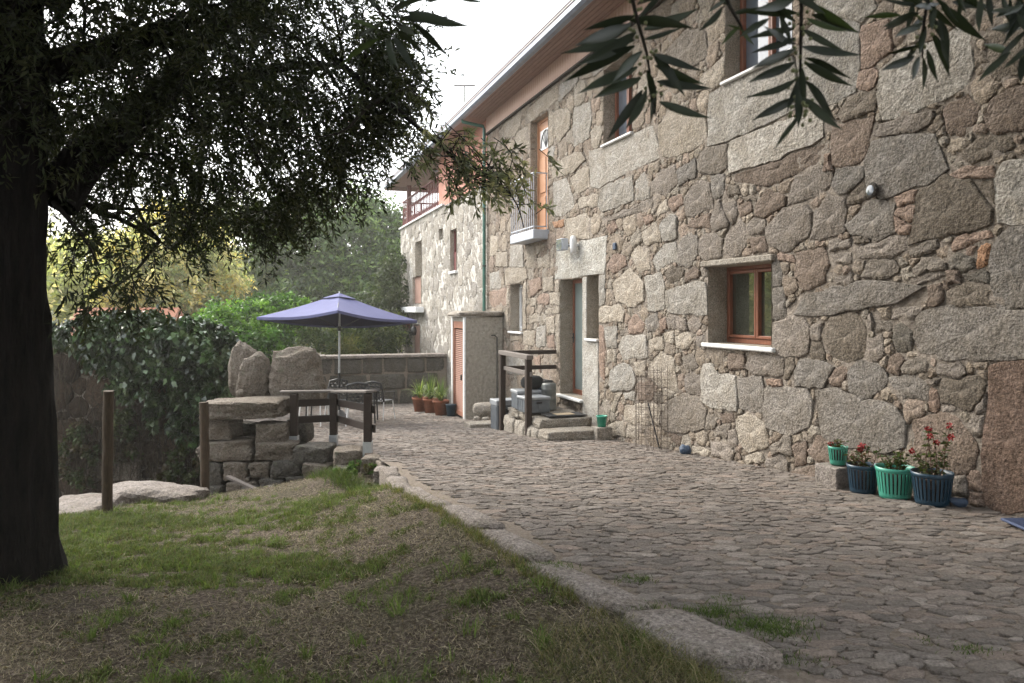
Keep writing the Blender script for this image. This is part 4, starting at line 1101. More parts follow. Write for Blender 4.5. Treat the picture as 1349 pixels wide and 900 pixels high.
# ------------------------------------------------------------------ entrance platform, steps, things on it
def on_house(o):
    o.location = house.location; o.rotation_euler = house.rotation_euler; return o
def hpoint(s, n, z=0.0):
    x, y = to_world(s, n); return Vector((x, y, z))
def entrance_things():
    zg = pz(12.8)
    root = empty('entrance_steps', house.location, house.rotation_euler.z, 'two worn granite steps with rubble base below the entrance door', 'steps')
    def blk(name, s, n, z0_, z1_, ds, dn, seed, mat=MT['step'], box=.92, amp=.03, sub=4):
        V, F = rock_mesh(ds, dn, z1_-z0_, seed, sub, box, amp)
        return tri_mesh(name, V, F, mat, root, None, True, (s, n, (z0_+z1_)/2))
    blk('slab', 13.42, .56, -.40, -.215, .62, 1.06, 1); blk('slab', 14.02, .56, -.40, -.215, .60, 1.06, 2); blk('slab', 14.64, .55, -.40, -.22, .66, 1.06, 3)
    blk('step', 12.86, .66, -.56, -.335, .50, 1.02, 4)
    rs_ = np.random.RandomState(4)
    for (s, n) in ((13.3, 1.0), (13.55, 1.02), (13.85, 1.02), (14.15, 1.0), (14.45, 1.02), (14.75, 1.0), (14.93, .8), (14.93, .5), (13.0, .25), (13.0, .9), (12.95, .1)):
        blk('rubble_stone', s, n, zg-.2, -.36, .30+.06*rs_.rand(), .24, rs_.randint(999), sub=3, box=.7, amp=.08)
    m = MB(); m.box((13.1, .02, zg-.3), (14.95, .9, -.38)); m.build('core', MT['mortar'], root)
    # railing
    r = empty('step_railing', house.location, house.rotation_euler.z, 'dark stained timber railing round the side of the entrance steps', 'railing')
    for s, z in ((13.59, pz(12.55)-.02), (15.0, pz(13.9)-.02)):
        m = MB(); m.box((s-.05, 1.03, z), (s+.05, 1.13, .74), 0, None, .008); m.build('post', MT['dark_timber'], r)
    for z in (.76, .48):
        m = MB(); m.box((13.50, 1.02 if z > .6 else 1.035, z-.045), (15.06, 1.14 if z > .6 else 1.075, z+.03), 0, None, .006); m.build('rail', MT['rail_top'], r)
        m = MB(); m.box((14.97, .02, z-.052), (15.04, 1.015, z+.022), 0, None, .006); m.build('rail', MT['dark_timber'], r)
    # mat
    M = Matrix.Rotation(.06, 4, 'Z')
    m = MB(); m.box((13.22, .18, -.205), (13.62, .86, -.19), 0, None, .004); o = on_house(m.build('door_mat', MT['rubber'], None))
    props(o, 'black rubber door mat with tan middle lying on the top step', 'door mat')
    m = MB(); m.box((13.31, .36, -.189), (13.53, .68, -.183)); m.build('tan_panel', MT['tan'], o)
    # metal can
    p = hpoint(14.15, .50, -.20)
    m = MB(); m.lathe([(0, 0), (.13, 0), (.135, .02), (.128, .04), (.128, .16), (.134, .17), (.128, .18), (.128, .34), (.134, .35), (.128, .36), (.128, .42), (.115, .45), (.0, .46)], 24)
    o = m.build('metal_bin', MT['zinc'], None, p); props(o, 'dull grey cylindrical metal bin standing beside the entrance door', 'bin')
    m = MB(); m.tube([(-.1, 0, .45), (-.06, 0, .50), (.06, 0, .50), (.1, 0, .45)], .008, 6); m.build('handle', MT['black_metal'], o)
    # crates
    def crate(s, n, z, ds, dn, dz, rz, label, lid=True, mat='box_plastic'):
        o = empty('storage_box', hpoint(s, n, z), house.rotation_euler.z+rz, label, 'storage box', 'plastic boxes beside the entrance')
        m = MB(); m.box((-ds/2, -dn/2, 0), (ds/2, dn/2, dz*.82), 0, None, .015)
        for k in range(5):
            x = -ds/2+ds*(k+.5)/5; m.box((x-.008, -dn/2-.006, .03), (x+.008, dn/2+.006, dz*.78))
        for k in range(3):
            y = -dn/2+dn*(k+.5)/3; m.box((-ds/2-.006, y-.008, .03), (ds/2+.006, y+.008, dz*.78))
        m.build('body', MT[mat], o)
        m = MB(); m.box((-ds/2-.015, -dn/2-.015, dz*.82), (ds/2+.015, dn/2+.015, dz), 0, None, .012); m.build('lid', MT['box_lid'], o)
        m = MB(); m.box((-ds/2-.024, -.05, dz*.6), (-ds/2-.008, .05, dz*.72), 0, None, .003); m.build('handle', MT['black_metal'], o)
        return o
    crate(13.93, .86, -.205, .40, .42, .27, .1, 'grey plastic box with pale lid, nearest to the steps railing post')
    crate(14.42, .82, -.205, .42, .44, .33, -.05, 'blue grey plastic box standing behind the nearest storage box')
    crate(15.32, .95, pz(14.3), .36, .40, .56, .03, 'tall grey blue box on the ground beyond the railing by the shed')
    crate(14.82, .42, -.205, .34, .40, .40, .0, 'dark topped storage box against the wall behind the railing', mat='slate_blue')
    V, F = rock_mesh(.44, .30, .26, 9, 3, .25, .05); o = tri_mesh('black_sack', V, F, MT['rubber'], None, None, True, hpoint(14.42, .72, .25))
    o.rotation_euler = (0, 0, .8); props(o, 'black rounded sack lying on top of the storage boxes', 'sack')
    m = MB(); m.box((-.24, -.18, 0), (.24, .18, .045), 0, None, .012); o = m.build('folded_cover', MT['black_metal'], None, hpoint(14.84, .42, .20), house.rotation_euler.z)
    props(o, 'flat black folded cover on the box nearest the wall', 'cover')
    m = MB(); m.box((-.22, -.30, 0), (.22, .30, .12), 0, None, .015); o = m.build('stone_ledge', MT['step'], None, hpoint(15.85, 1.22, pz(14.6)-.03), house.rotation_euler.z)
    props(o, 'low dressed granite ledge block at the foot of the tall box', 'stone block')
    for (u0, v0, u1, v1, Y, lab, sd) in ((621, 530, 653, 552, 15.6, 'squared boulder lying against the shed wall', 5), (623, 548, 634, 558, 15.35, 'left of the two small cobbles under the shed boulder', 6), (634, 549, 646, 559, 15.3, 'right of the two small cobbles under the shed boulder', 7)):
        c = at((u0+u1)/2, (v0+v1)/2, Y); V, F = rock_mesh((u1-u0)*Y/1000, .4 if sd == 5 else .16, (v1-v0)*Y/1000, sd, 3, .6, .06)
        o = tri_mesh('loose_stone', V, F, MT['step'], None, None, True, c); props(o, lab, 'stone')
entrance_things()

# ------------------------------------------------------------------ plants and pots by the wall
def slatted_pot(name, loc, r, h, mat, label, n=26, group=None):
    o = empty(name, loc, 0, label, 'flower pot', group)
    m = MB(); m.lathe([(0, .004), (r*.80, .004), (r*.82, .03), (r*.835, .05)], 28); m.build('base', mat, o); m = MB(); m.lathe([(r*.955, h*.86), (r*1.0, h*.87), (r*1.03, h), (r*.985, h), (r*.95, h*.87)], 32)
    m.build('rim', mat, o)
    base = None
    for i in range(n):
        a = 2*math.pi*i/n
        if base is None:
            m = MB(); m.beam((r*.80, 0, .03), (r*.965, 0, h*.88), .018*r/.15, .006, up=(1, 0, .15)); base = m.build('slat', mat, o); b0 = base
        else:
            b0 = base.copy(); link(b0, o)
        b0.rotation_euler = (0, 0, a)
    m = MB(); m.lathe([(0, h*.80), (r*.88, h*.80), (r*.74, .035), (0, .035)], 24); m.build('soil', MT['soil'], o)
    return o
def flower_plant(name, loc, h, rr, nleaf, nflow, seed, label, leafc=((.07, .075, .03), (.10, .05, .035), (.05, .07, .03))):
    rs_ = np.random.RandomState(seed); o = empty(name, loc, 0, label, 'plant')
    parts = []; lc = []; ld = []; tips = []
    for i in range(12):
        a = rs_.rand()*6.28; q = rr*math.sqrt(rs_.rand()); end = np.array([math.cos(a)*q, math.sin(a)*q, h*(.45+.55*rs_.rand())])
        p = bent_path((end[0]*.25, end[1]*.25, 0), end, 7, .08, rs_); parts.append((*tube_np(p, np.linspace(.004, .002, 7), 5), np.array([.12, .06, .04])))
        for j in range(nleaf//12):
            t = rs_.uniform(.2, 1); k = p[int(t*6)]; lc.append(k); d = rs_.randn(3); d[2] = abs(d[2])*.6; ld.append(d)
        tips.append(p[-1])
    V, F, T = join_np(parts); tri_mesh('stems', V, F, MT['leaf'], o, T)
    V, F = leaf_geo(np.array(lc), unit(np.array(ld)), rs_.uniform(.03, .06, len(lc)), rs_.uniform(.014, .026, len(lc)), rs_)
    tri_mesh('foliage', V, F, MT['leaf'], o, np.repeat(tints(len(lc), leafc, rs_, .3), 4, 0))
    for i in range(nflow):
        t = tips[i % len(tips)]; c = []; d = []
        for j in range(26):
            dd = rs_.randn(3); dd /= np.linalg.norm(dd); c.append(t+dd*.016*rs_.rand()); d.append(dd)
        V, F = leaf_geo(np.array(c), np.array(d), .022, .018, rs_); f = tri_mesh('flower', V, F, MT['petal'], o)
    return o
def wall_pots():
    def gp(u, v, Y): p = at(u, v, Y); return Vector((p.x, Y, pz(Y)))
    p = gp(1101, 640, 6.95); bl = MB(); bl.box((-.12, -.14, -.02), (.12, .14, .20), 0, None, .01); b = bl.build('stone_block', MT['kerb'], None, p, .35)
    props(b, 'low squared granite block under the smallest mint pot', 'stone block')
    bl = MB(); bl.box((.105, -.1435, -.01), (.13, -.1405, .20)); bl.build('white_edge', MT['white'], b)
    slatted_pot('flower_pot', (p.x+.02, p.y, p.z+.205), .085, .17, MT['mint'], 'smallest mint green slatted pot standing on a stone block', 20, 'slatted pots along the wall')
    flower_plant('flowering_plant', (p.x+.02, p.y, p.z+.335), .11, .07, 60, 1, 1, 'low dark reddish plant in the smallest mint pot')
    p = gp(1137, 650, 6.62); slatted_pot('flower_pot', p, .132, .25, MT['navy'], 'navy slatted pot next to the stone block, left of the mint pot', 26, 'slatted pots along the wall')
    flower_plant('flowering_plant', (p.x, p.y, p.z+.2), .24, .14, 190, 3, 2, 'reddish leaved plant with few red flowers in the left navy pot')
    p = gp(1179, 657, 6.36); slatted_pot('flower_pot', p, .15, .26, MT['mint'], 'large mint green slatted pot between the two navy pots', 28, 'slatted pots along the wall')
    flower_plant('flowering_plant', (p.x, p.y, p.z+.2), .22, .13, 260, 0, 3, 'green plant without flowers in the large mint pot', ((.05, .06, .025), (.06, .08, .03)))
    p = gp(1228, 666, 6.04); slatted_pot('flower_pot', p, .152, .26, MT['navy'], 'right hand navy slatted pot with the tallest red flowers', 28, 'slatted pots along the wall')
    flower_plant('flowering_plant', (p.x, p.y, p.z+.2), .44, .17, 320, 6, 4, 'tallest plant with clusters of red flowers in the right navy pot', ((.07, .08, .035), (.05, .06, .025)))
    V, F = rock_mesh(.14, .11, .075, 12, 3, .3, .12); p = gp(1262, 660, 5.95); o = tri_mesh('plastic_scrap', V, F, MT['slate_blue'], None, None, True, (p.x, p.y, p.z+.03)); props(o, 'crumpled dark blue scrap on the paving right of the pots', 'scrap')
    V, F = rock_mesh(.15, .12, .15, 13, 3, .3, .12); p = gp(905, 592, 9.75); o = tri_mesh('plastic_scrap', V, F, MT['slate_blue'], None, None, True, (p.x-.02, p.y, p.z+.06)); props(o, 'dark blue scrap at the wall foot below the big rounded stone', 'scrap')
    V, F = rock_mesh(.12, .08, .07, 15, 2, .5, .08); p = gp(1344, 672, 5.7); o = tri_mesh('loose_stone', V, F, MT['pale'], None, None, True, (p.x, p.y, p.z+.03)); props(o, 'small pale stone at the wall foot by the reddish upright slab', 'stone')
    m = MB(); m.box((0, 0, 0), (.62, .36, .018), 0, None, .005); o = m.build('rubber_mat', MT['blue_mat'], None, (3.46, 5.02, pz(5.2)+.012), .0); props(o, 'slate blue ribbed mat on the paving near the right wall', 'mat')
    for k in range(16):
        m = MB() if k == 0 else m
        if k == 0: m.box((.01, .008, .018), (.61, .016, .022)); rb = m.build('rib', MT['blue_mat'], o)
        else: c = rb.copy(); link(c, o); c.location = (0, k*.0215, 0)
    # small block with green pot by the steps
    x, y = to_world(12.95-.32, .20); z = pz(y)
    bl = MB(); bl.box((-.13, -.12, -.03), (.13, .12, .20), 0, None, .01); b = bl.build('stone_block', MT['step'], None, (x, y, z), .3); props(b, 'small cut granite block beside the lower entrance step', 'stone block')
    m = MB(); m.lathe([(0, 0), (.065, 0), (.082, .15), (.088, .15), (.088, .17), (.078, .17), (.07, .13), (0, .13)], 24); o = m.build('flower_pot', MT['teal'], None, (x, y, z+.205)); props(o, 'small plain green pot on the block beside the entrance steps', 'flower pot')
    # spider plants near the shed
    specs = [(553, 531, 19.3, .20, 'terracotta', 'farthest of the terracotta pots by the far wall'), (567, 535, 18.9, .19, 'terracotta', 'middle one of the terracotta pots by the far wall'), (581, 541, 18.2, .20, 'terracotta', 'nearest of the terracotta pots beside the shed door')]
    for i, (u, v, Y, r, mt, lab) in enumerate(specs):
        p = gp(u, v, Y)
        m = MB(); m.lathe([(0, 0), (r*.68, 0), (r*.92, .30), (r, .30), (r, .36), (r*.9, .36), (r*.86, .32), (0, .31)], 22); o = m.build('terracotta_pot', MT[mt], None, p); props(o, lab, 'flower pot', 'terracotta pots')
        rs_ = np.random.RandomState(50+i); Vs = []; Fs = []; Ts = []; b = 0
        for k in range(110):
            a = rs_.rand()*6.28; L = rs_.uniform(.35, .8); lean = rs_.uniform(.2, 1.0); n = 6
            t = np.linspace(0, 1, n)[:, None]; d = np.array([math.cos(a), math.sin(a), 0])
            pth = np.array([0, 0, .3])+d*(t*L*lean*.75)+np.array([0, 0, 1])*(L*(1.15*t-1.0*lean*t*t))
            sd = np.array([-math.sin(a), math.cos(a), 0])*(.016*(1-t*.9))
            V = np.stack([pth-sd, pth+sd], 1).reshape(-1, 3); q = np.arange(n-1)*2
            Vs.append(V); Fs.append(np.stack([q, q+1, q+3, q+2], 1)+b); b += len(V); Ts.append(np.repeat(tints(1, ((.12, .17, .05), (.22, .26, .09), (.08, .12, .04)), rs_), len(V), 0))
        o = tri_mesh('strap_leaf_plant', np.concatenate(Vs), np.concatenate(Fs), MT['leaf'], None, np.concatenate(Ts), True, p)
        props(o, ['arching strap leaved plant in the farthest terracotta pot', 'arching strap leaved plant in the middle terracotta pot', 'arching strap leaved plant in the nearest terracotta pot'][i], 'plant', 'strap leaved plants')
    p = gp(594, 546, 17.9); m = MB(); m.lathe([(0, 0), (.09, 0), (.12, .26), (.13, .28), (.1, .28), (0, .25)], 20); o = m.build('flower_pot', MT['navy'], None, p); props(o, 'dark teal pot tucked between the terracotta pots and shed', 'flower pot')
    # wire cages
    for i, (u, Y, r, h, lab) in enumerate(((850, 10.75, .14, 1.02, 'nearer to the door, of the two rusty wire mesh cages against the wall'), (866, 10.45, .15, 1.14, 'taller of the two rusty wire mesh cages against the wall'))):
        p = gp(u, 590, Y); m = MB()
        nv = 9
        for k in range(nv):
            a = 2*math.pi*k/nv; m.tube([(r*math.cos(a), r*math.sin(a), 0), (r*math.cos(a)*1.03, r*math.sin(a)*1.03, h)], .0035, 4, caps=False)
        for z in np.arange(.12, h+.01, .105):
            m.tube([(r*1.015*math.cos(a), r*1.015*math.sin(a), z) for a in np.linspace(0, 2*math.pi, 15)], .003, 4, caps=False)
        o = m.build('wire_cage', MT['wire'], None, p); props(o, lab, 'wire cage', 'wire cages')
    p = gp(868, 592, 10.5); m = MB(); m.tube([(0, -.05, 0), (-.13, .12, .62)], .010, 6); o = m.build('thin_stick', MT['black_metal'], None, p); props(o, 'thin dark stick leaning inside the wire cages', 'stick')
wall_pots()

# ------------------------------------------------------------------ terrace: fence, table, chairs, umbrella, cross wall
def terrace():
    P1, P2, P3 = Vector((-3.11, 10.84, 0)), Vector((-2.58, 10.98, 0)), Vector((-1.88, 9.9, 0))
    root = empty('terrace_fence', P2, 0, 'low dark timber fence with flat top board at the terrace corner', 'fence')
    for p, top in ((P1, .36), (P2, .35), (P3, .47)):
        zg = pz(p.y); q = p-P2
        m = MB(); m.box((q.x-.05, q.y-.05, zg+.13), (q.x+.05, q.y+.05, top-.02), 0, None, .006); po = m.build('post', MT['dark_timber'], root)
        m = MB(); m.box((q.x-.056, q.y-.056, zg-.1), (q.x+.056, q.y+.056, zg+.15)); m.build('metal_shoe', MT['steel'], po)
    def rail(a, b, za, zb, w_, h, mat, name):
        a = (a-P2)+Vector((0, 0, za)); b = (b-P2)+Vector((0, 0, zb)); m = MB(); m.beam(a, b, w_, h, 0, .005); m.build(name, MT[mat], root)
    ext = Vector((-.20, .0, 0))
    rail(P1+ext, P2, .365, .362, .15, .03, 'rail_top', 'top_board'); rail(P2+Vector((.01, -.0, 0)), P3+Vector((.06, -.09, 0)), .36, .484, .15, .032, 'rail_top', 'top_board')
    off = Vector((0, .07, 0)); of2 = Vector((.05, .04, 0))
    for za, zb in ((.19, .20), (-.045, -.04)):
        rail(P1+off, P2+off, za, zb, .025, .10, 'dark_timber', 'board'); rail(P2+of2, P3+of2+Vector((.05, -.08, 0)), za, zb+.04 if za > 0 else zb+.03, .025, .10, 'dark_timber', 'board')
    # table
    ty, tx = 15.9, -3.55; zg = pz(ty)
    t = empty('garden_table', (tx, ty, zg), .1, 'dark rectangular metal garden table under the lilac umbrella', 'table')
    m = MB(); m.box((-.78, -.34, .67), (.78, .34, .695), 0, None, .008); m.build('table_top', MT['table'], t)
    for sx in (-.7, .7):
        for sy in (-.34, .34):
            m = MB(); m.tube([(sx, sy, 0), (sx*.96, sy*.96, .70)], .018, 8); m.build('leg', MT['black_metal'], t)
    def chair(loc, rz, label):
        o = empty('garden_chair', loc, rz, label, 'chair', 'black lattice garden chairs')
        m = MB(); m.box((-.22, -.22, .42), (.22, .22, .44), 0, None, .01)
        m.build('seat', MT['black_metal'], o)
        m = MB(); pts = [(-.21, .21, .44), (-.22, .27, .66), (-.19, .31, .84), (0, .33, .88), (.19, .31, .84), (.22, .27, .66), (.21, .21, .44)]
        m.tube(pts, .022, 6)
        for k in range(6):
            for j in range(4):
                cx_ = -.15+.1*j+(.05 if k % 2 else 0); z = .50+.062*k; y = .225+.12*(z-.44)/.44*.9
                if abs(cx_) > .19: continue
                m.tube([(cx_+.042*math.cos(a), y+.004, z+.036*math.sin(a)) for a in np.linspace(0, 2*math.pi, 7)], .014, 4, caps=False)
        m.build('backrest', MT['black_metal'], o)
        for sx in (-1, 1):
            m = MB(); m.tube([(sx*.20, -.2, .43), (sx*.235, -.26, 0)], .013, 6); m.build('leg', MT['white'], o)
            m = MB(); m.tube([(sx*.20, .2, .43), (sx*.235, .28, 0)], .013, 6); m.build('leg', MT['white'], o)
            m = MB(); m.tube([(sx*.235, -.2, .43), (sx*.25, -.2, .62), (sx*.25, .22, .65)], .012, 6); m.build('armrest', MT['black_metal'], o)
        return o
    chair((-2.95, 17.0, pz(17.0)), math.pi-.35, 'black lattice chair at the right end of the table nearest the house')
    chair((-3.05, 15.1, pz(15.1)), math.pi+.15, 'black lattice chair in front of the table behind the fence corner post')
    chair((-3.95, 15.15, pz(15.1)), math.pi-.1, 'black lattice chair in front of the table left of the umbrella pole')
    chair((-3.9, 16.9, pz(16.9)), .1, 'black lattice chair on the far side of the table')
    # umbrella
    ux, uy = -3.72, 16.35; uz = pz(uy)
    u = empty('umbrella', (ux, uy, uz), 0, 'large open lilac blue garden umbrella standing over the table', 'umbrella')
    u_top = EYE+.325-uz
    T = Matrix.Translation((0, 0, u_top)) @ Matrix.Rotation(math.radians(-6.5), 4, 'X') @ Matrix.Rotation(math.radians(-78), 4, 'Z')
    Rr = 1.68; dz = .54
    m = MB(); ins = MB(); N = 4
    corners = [Vector((Rr*math.cos(a), Rr*math.sin(a), -dz)) for a in (0, math.pi/2, math.pi, 3*math.pi/2)]
    for k in range(4):
        A, B = corners[k], corners[(k+1) % 4]; O = Vector((0, 0, 0)); n = 8; vs = []; fs = []
        for i in range(n+1):
            for j in range(i+1):
                q = i/n; s = j/i if i else 0
                p = O.lerp(A, q).lerp(O.lerp(B, q), s) if i else O.copy()
                sagk = math.sin(math.pi*s)*q*.05; p = p+Vector((0, 0, -sagk-.03*math.sin(math.pi*q)*1.0))
                rim = math.sin(math.pi*s)*.07*q**3; p = Vector((p.x*(1-rim), p.y*(1-rim), p.z))
                vs.append(T @ p)
        for i in range(n):
            r0 = i*(i+1)//2; r1 = (i+1)*(i+2)//2
            for j in range(i+1):
                fs.append((r0+j, r1+j, r1+j+1))
                if j < i: fs.append((r0+j, r1+j+1, r0+j+1))
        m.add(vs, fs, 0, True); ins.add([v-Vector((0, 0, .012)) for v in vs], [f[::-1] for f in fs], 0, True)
        b = m if False else None
        # hem
        e = [vs[n*(n+1)//2+j] for j in range(n+1)]
        m.add(e+[p-Vector((0, 0, .055)) for p in e], [(j, n+1+j, n+2+j, j+1) for j in range(n)], 0, True)
    m.build('canopy', MT['umbrella'], u); ins.build('canopy_shaded_side', MT['umbrella_in'], u)
    m = MB()
    vs = [T @ Vector((.36*math.cos(a), .36*math.sin(a), -.105)) for a in np.linspace(0, 2*math.pi, 5)[:-1]]+[T @ Vector((0, 0, .02))]
    m.add(vs, [(0, 1, 4), (1, 2, 4), (2, 3, 4), (3, 0, 4)]); m.build('vent_cap', MT['umbrella'], u)
    m = MB(); m.tube([T @ Vector((0, 0, .01)), T @ Vector((0, 0, .05))], .015, 8); m.build('finial', MT['white'], u)
    for c in corners:
        m = MB(); m.tube([T @ Vector((0, 0, -.06)), T @ (c*.97+Vector((0, 0, -.02)))], .011, 5); m.build('rib', MT['black_metal'], u)
        m = MB(); m.tube([(0, 0, u_top-.75), T @ (c*.5+Vector((0, 0, -.05)))], .009, 5); m.build('strut', MT['black_metal'], u)
    m = MB(); m.tube([(0, 0, .1), (0, 0, 1.05)], .027, 10, 1); m.tube([(0, 0, 1.05), (0, 0, u_top-.02)], .023, 10, 0); m.build('pole', [MT['steel'], MT['black_metal']], u)
    m = MB(); m.lathe([(0, .10), (.06, .10), (.06, .25), (.2, .08), (.26, .06), (.26, 0), (0, 0)], 24); m.build('base', MT['black_metal'], u)
    m = MB(); m.lathe([(0, -.05), (.04, -.05), (.04, .05), (0, .05)], 10, 0, (0, 0, u_top-.75)); m.build('runner', MT['black_metal'], u)
    # cross wall
    cw = empty('courtyard_wall', (WC, 0, 0), math.pi/2+ALPHA, 'long low wall of large dark ashlar blocks closing the terrace', 'wall')
    rs_ = np.random.RandomState(12); s = 23.75
    top = EYE-.06*22
    for r in range(3):
        z1_ = top-.10-r*.46; z0_ = z1_-.45; n = .05
        n = .05+.3*r*.7
        while n < 7.0:
            L = rs_.uniform(.5, 1.15)
            V, F = rock_mesh(.56, L*1.09, .50, rs_.randint(9999), 4, .90, .03)
            tri_mesh('block', V, F, MT['rock_dark'], cw, None, True, (s+.25+rs_.uniform(-.02, .02), n+L/2, (z0_+z1_)/2))
            n += L
    n = .02
    while n < 7:
        L = rs_.uniform(1.2, 1.9); m = MB(); m.box((s-.06, n, top-.095), (s+.55, n+L-.012, top+rs_.uniform(-.01, .01)), 0, None, .015); m.build('coping_slab', MT['kerb'], cw); n += L
    m = MB(); m.box((s+.05, 0.0, top-1.9), (s+.45, 7, top-.12)); m.build('core', MT['joint_soil'], cw)
terrace()

# ------------------------------------------------------------------ boulders and dry stone wall at the terrace corner
def boulders():
    def rk(u0, v0, u1, v1, Y, depth, seed, parent=None, name='boulder', mat='rock', box=.55, amp=.06, sub=4, label=None, cat=None, group=None, rz=0.0, base=None, taper=0.0):
        c = at((u0+u1)/2, (v0+v1)/2, Y)
        V, F = rock_mesh((u1-u0)*Y/1000, depth, (v1-v0)*Y/1000, seed, sub, box, amp, taper)
        c2 = c-base if base is not None else c
        V = V*(1+.012*smooth_noise(V+seed, 34, seed)[:, None]); o = tri_mesh(name, V, F, MT[mat], parent, None, False, c2); o.rotation_euler = (0, random.Random(seed).uniform(-.07, .07), rz)
        if label: props(o, label, cat, group)
        return o
    rk(300, 450, 348, 532, 11.95, .42, 1, box=.12, amp=.10, taper=.08, label='dark rounded standing stone at the back left of the three', cat='boulder', group='standing stones on the terrace corner')
    rk(314, 465, 360, 534, 11.5, .40, 2, box=.3, amp=.08, taper=.2, label='middle standing stone with pointed top leaning on the wide one', cat='boulder', group='standing stones on the terrace corner')
    rk(352, 457, 424, 534, 11.42, .42, 3, box=.42, amp=.10, taper=.10, label='widest standing stone with a flat face beside the fence', cat='boulder', group='standing stones on the terrace corner')
    rk(311, 513, 322, 526, 11.15, .12, 24, box=.6, sub=2, label='small orange stone wedged at the foot of the standing stones', cat='stone')
    base = Vector((-3.4, 10.6, 0))
    w_ = empty('dry_stone_wall', base, 0, 'rough dry stone retaining wall of big slabs below the terrace corner', 'wall')
    L = [(268, 525, 381, 551, 10.8, .9, 'rock', .8), (275, 549, 316, 579, 10.75, .5, 'rock', .8), (338, 553, 383, 584, 10.75, .5, 'rock', .75), (382, 547, 412, 584, 11.35, .45, 'rock_dark', .7), (310, 553, 342, 582, 11.2, .3, 'rock_dark', .6),
         (262, 577, 340, 606, 10.65, .5, 'rock', .88), (336, 580, 394, 607, 10.65, .5, 'rock', .85), (268, 604, 300, 640, 10.6, .4, 'rock_dark', .8), (298, 605, 334, 632, 10.55, .4, 'rock', .8), (332, 606, 362, 628, 10.55, .4, 'rock', .8),
         (360, 604, 402, 628, 10.5, .4, 'rock_dark', .75), (300, 630, 344, 655, 10.5, .4, 'rock', .7), (342, 627, 378, 652, 10.45, .4, 'rock_dark', .7), (376, 624, 420, 648, 10.4, .4, 'rock_dark', .75),
         (391, 583, 441, 611, 10.35, .5, 'rock_dark', .7), (438, 588, 482, 618, 10.0, .5, 'rock', .7), (400, 607, 440, 634, 10.2, .4, 'rock', .7), (476, 598, 506, 628, 9.5, .45, 'rock', .6), (438, 612, 478, 636, 9.7, .35, 'rock_dark', .6), (490, 614, 522, 640, 8.9, .35, 'kerb', .6),
         (318, 640, 350, 662, 10.3, .3, 'rock_dark', .6), (264, 636, 302, 668, 10.5, .4, 'rock_dark', .7)]
    for i, (a, b, c, d, Y, dp, mt, bx) in enumerate(L):
        rk(a, b, c, d, Y, dp, 40+i, w_, 'stone', mt, min(.97, bx+.10), .06, 4, base=base, rz=random.Random(i).uniform(-.15, .15), taper=random.Random(i+5).uniform(-.08, .1))
    for k in range(7):
        a = 302+k*9+random.Random(k).uniform(-2, 2); rk(a, 612+(k % 3)*8, a+9, 619+(k % 3)*8, 10.42, .12, 80+k, w_, 'brick_fragment', 'rock', .8, .05, 2, base=base)
    m = MB(); q = [(-4.35, 10.95), (-2.75, 10.95), (-2.0, 10.15), (-1.55, 9.0), (-1.2, 9.0), (-1.2, 12.2), (-4.35, 12.2)]
    vs = [(x-base.x, y-base.y, -1.3) for x, y in q]+[(x-base.x, y-base.y, float(pz(y))-.03) for x, y in q]; K = len(q)
    m.add(vs, [tuple(range(K, 2*K))]+[(i, (i+1) % K, K+(i+1) % K, K+i) for i in range(K)]); m.build('core', MT['mortar'], w_)
    # flat rocks at the edge of the grass
    rk(52, 662, 142, 700, 8.05, .8, 61, box=.75, amp=.08, label='flat pale rock at the edge of the grass beside the big tree', cat='boulder', mat='kerb', sub=4)
    rk(140, 640, 268, 690, 8.9, .8, 62, box=.7, amp=.09, label='long humped pale rock lying between the two round posts', cat='boulder', mat='kerb', sub=4)
    # round posts
    for u, v0, v1, Y, r, lab in ((141, 515, 672, 7.75, .052, 'taller round wooden post at the edge of the grass nearer the tree'), (270.5, 530, 656, 9.45, .055, 'shorter round wooden post beside the dry stone wall')):
        p = at(u, v1, Y); h = (v1-v0)*Y/1000; m = MB(); rs_ = random.Random(int(u)); pts = [(rs_.uniform(-.006, .006), rs_.uniform(-.006, .006), -.15+(h+.15)*k/7) for k in range(8)]
        m.tube(pts, [r*rs_.uniform(.95, 1.05) for _ in pts], 14); o = m.build('wooden_post', MT['post_wood'], None, p); o.rotation_euler = (0, .012 if u < 200 else -.015, 0); props(o, lab, 'post', 'round wooden posts')
    for (a, b, lab, mt) in (((300, 628), (352, 652), 'pale weathered plank lying on the slope below the dry wall', 'rail_top'), ((352, 641), (378, 646), 'short bleached stick on the grass slope', 'rail_top')):
        p, q = at(*a, 10.0), at(*b, 9.7); m = MB(); m.beam(p, q, .07, .03); o = m.build('old_plank', MT[mt]); props(o, lab, 'plank')
boulders()

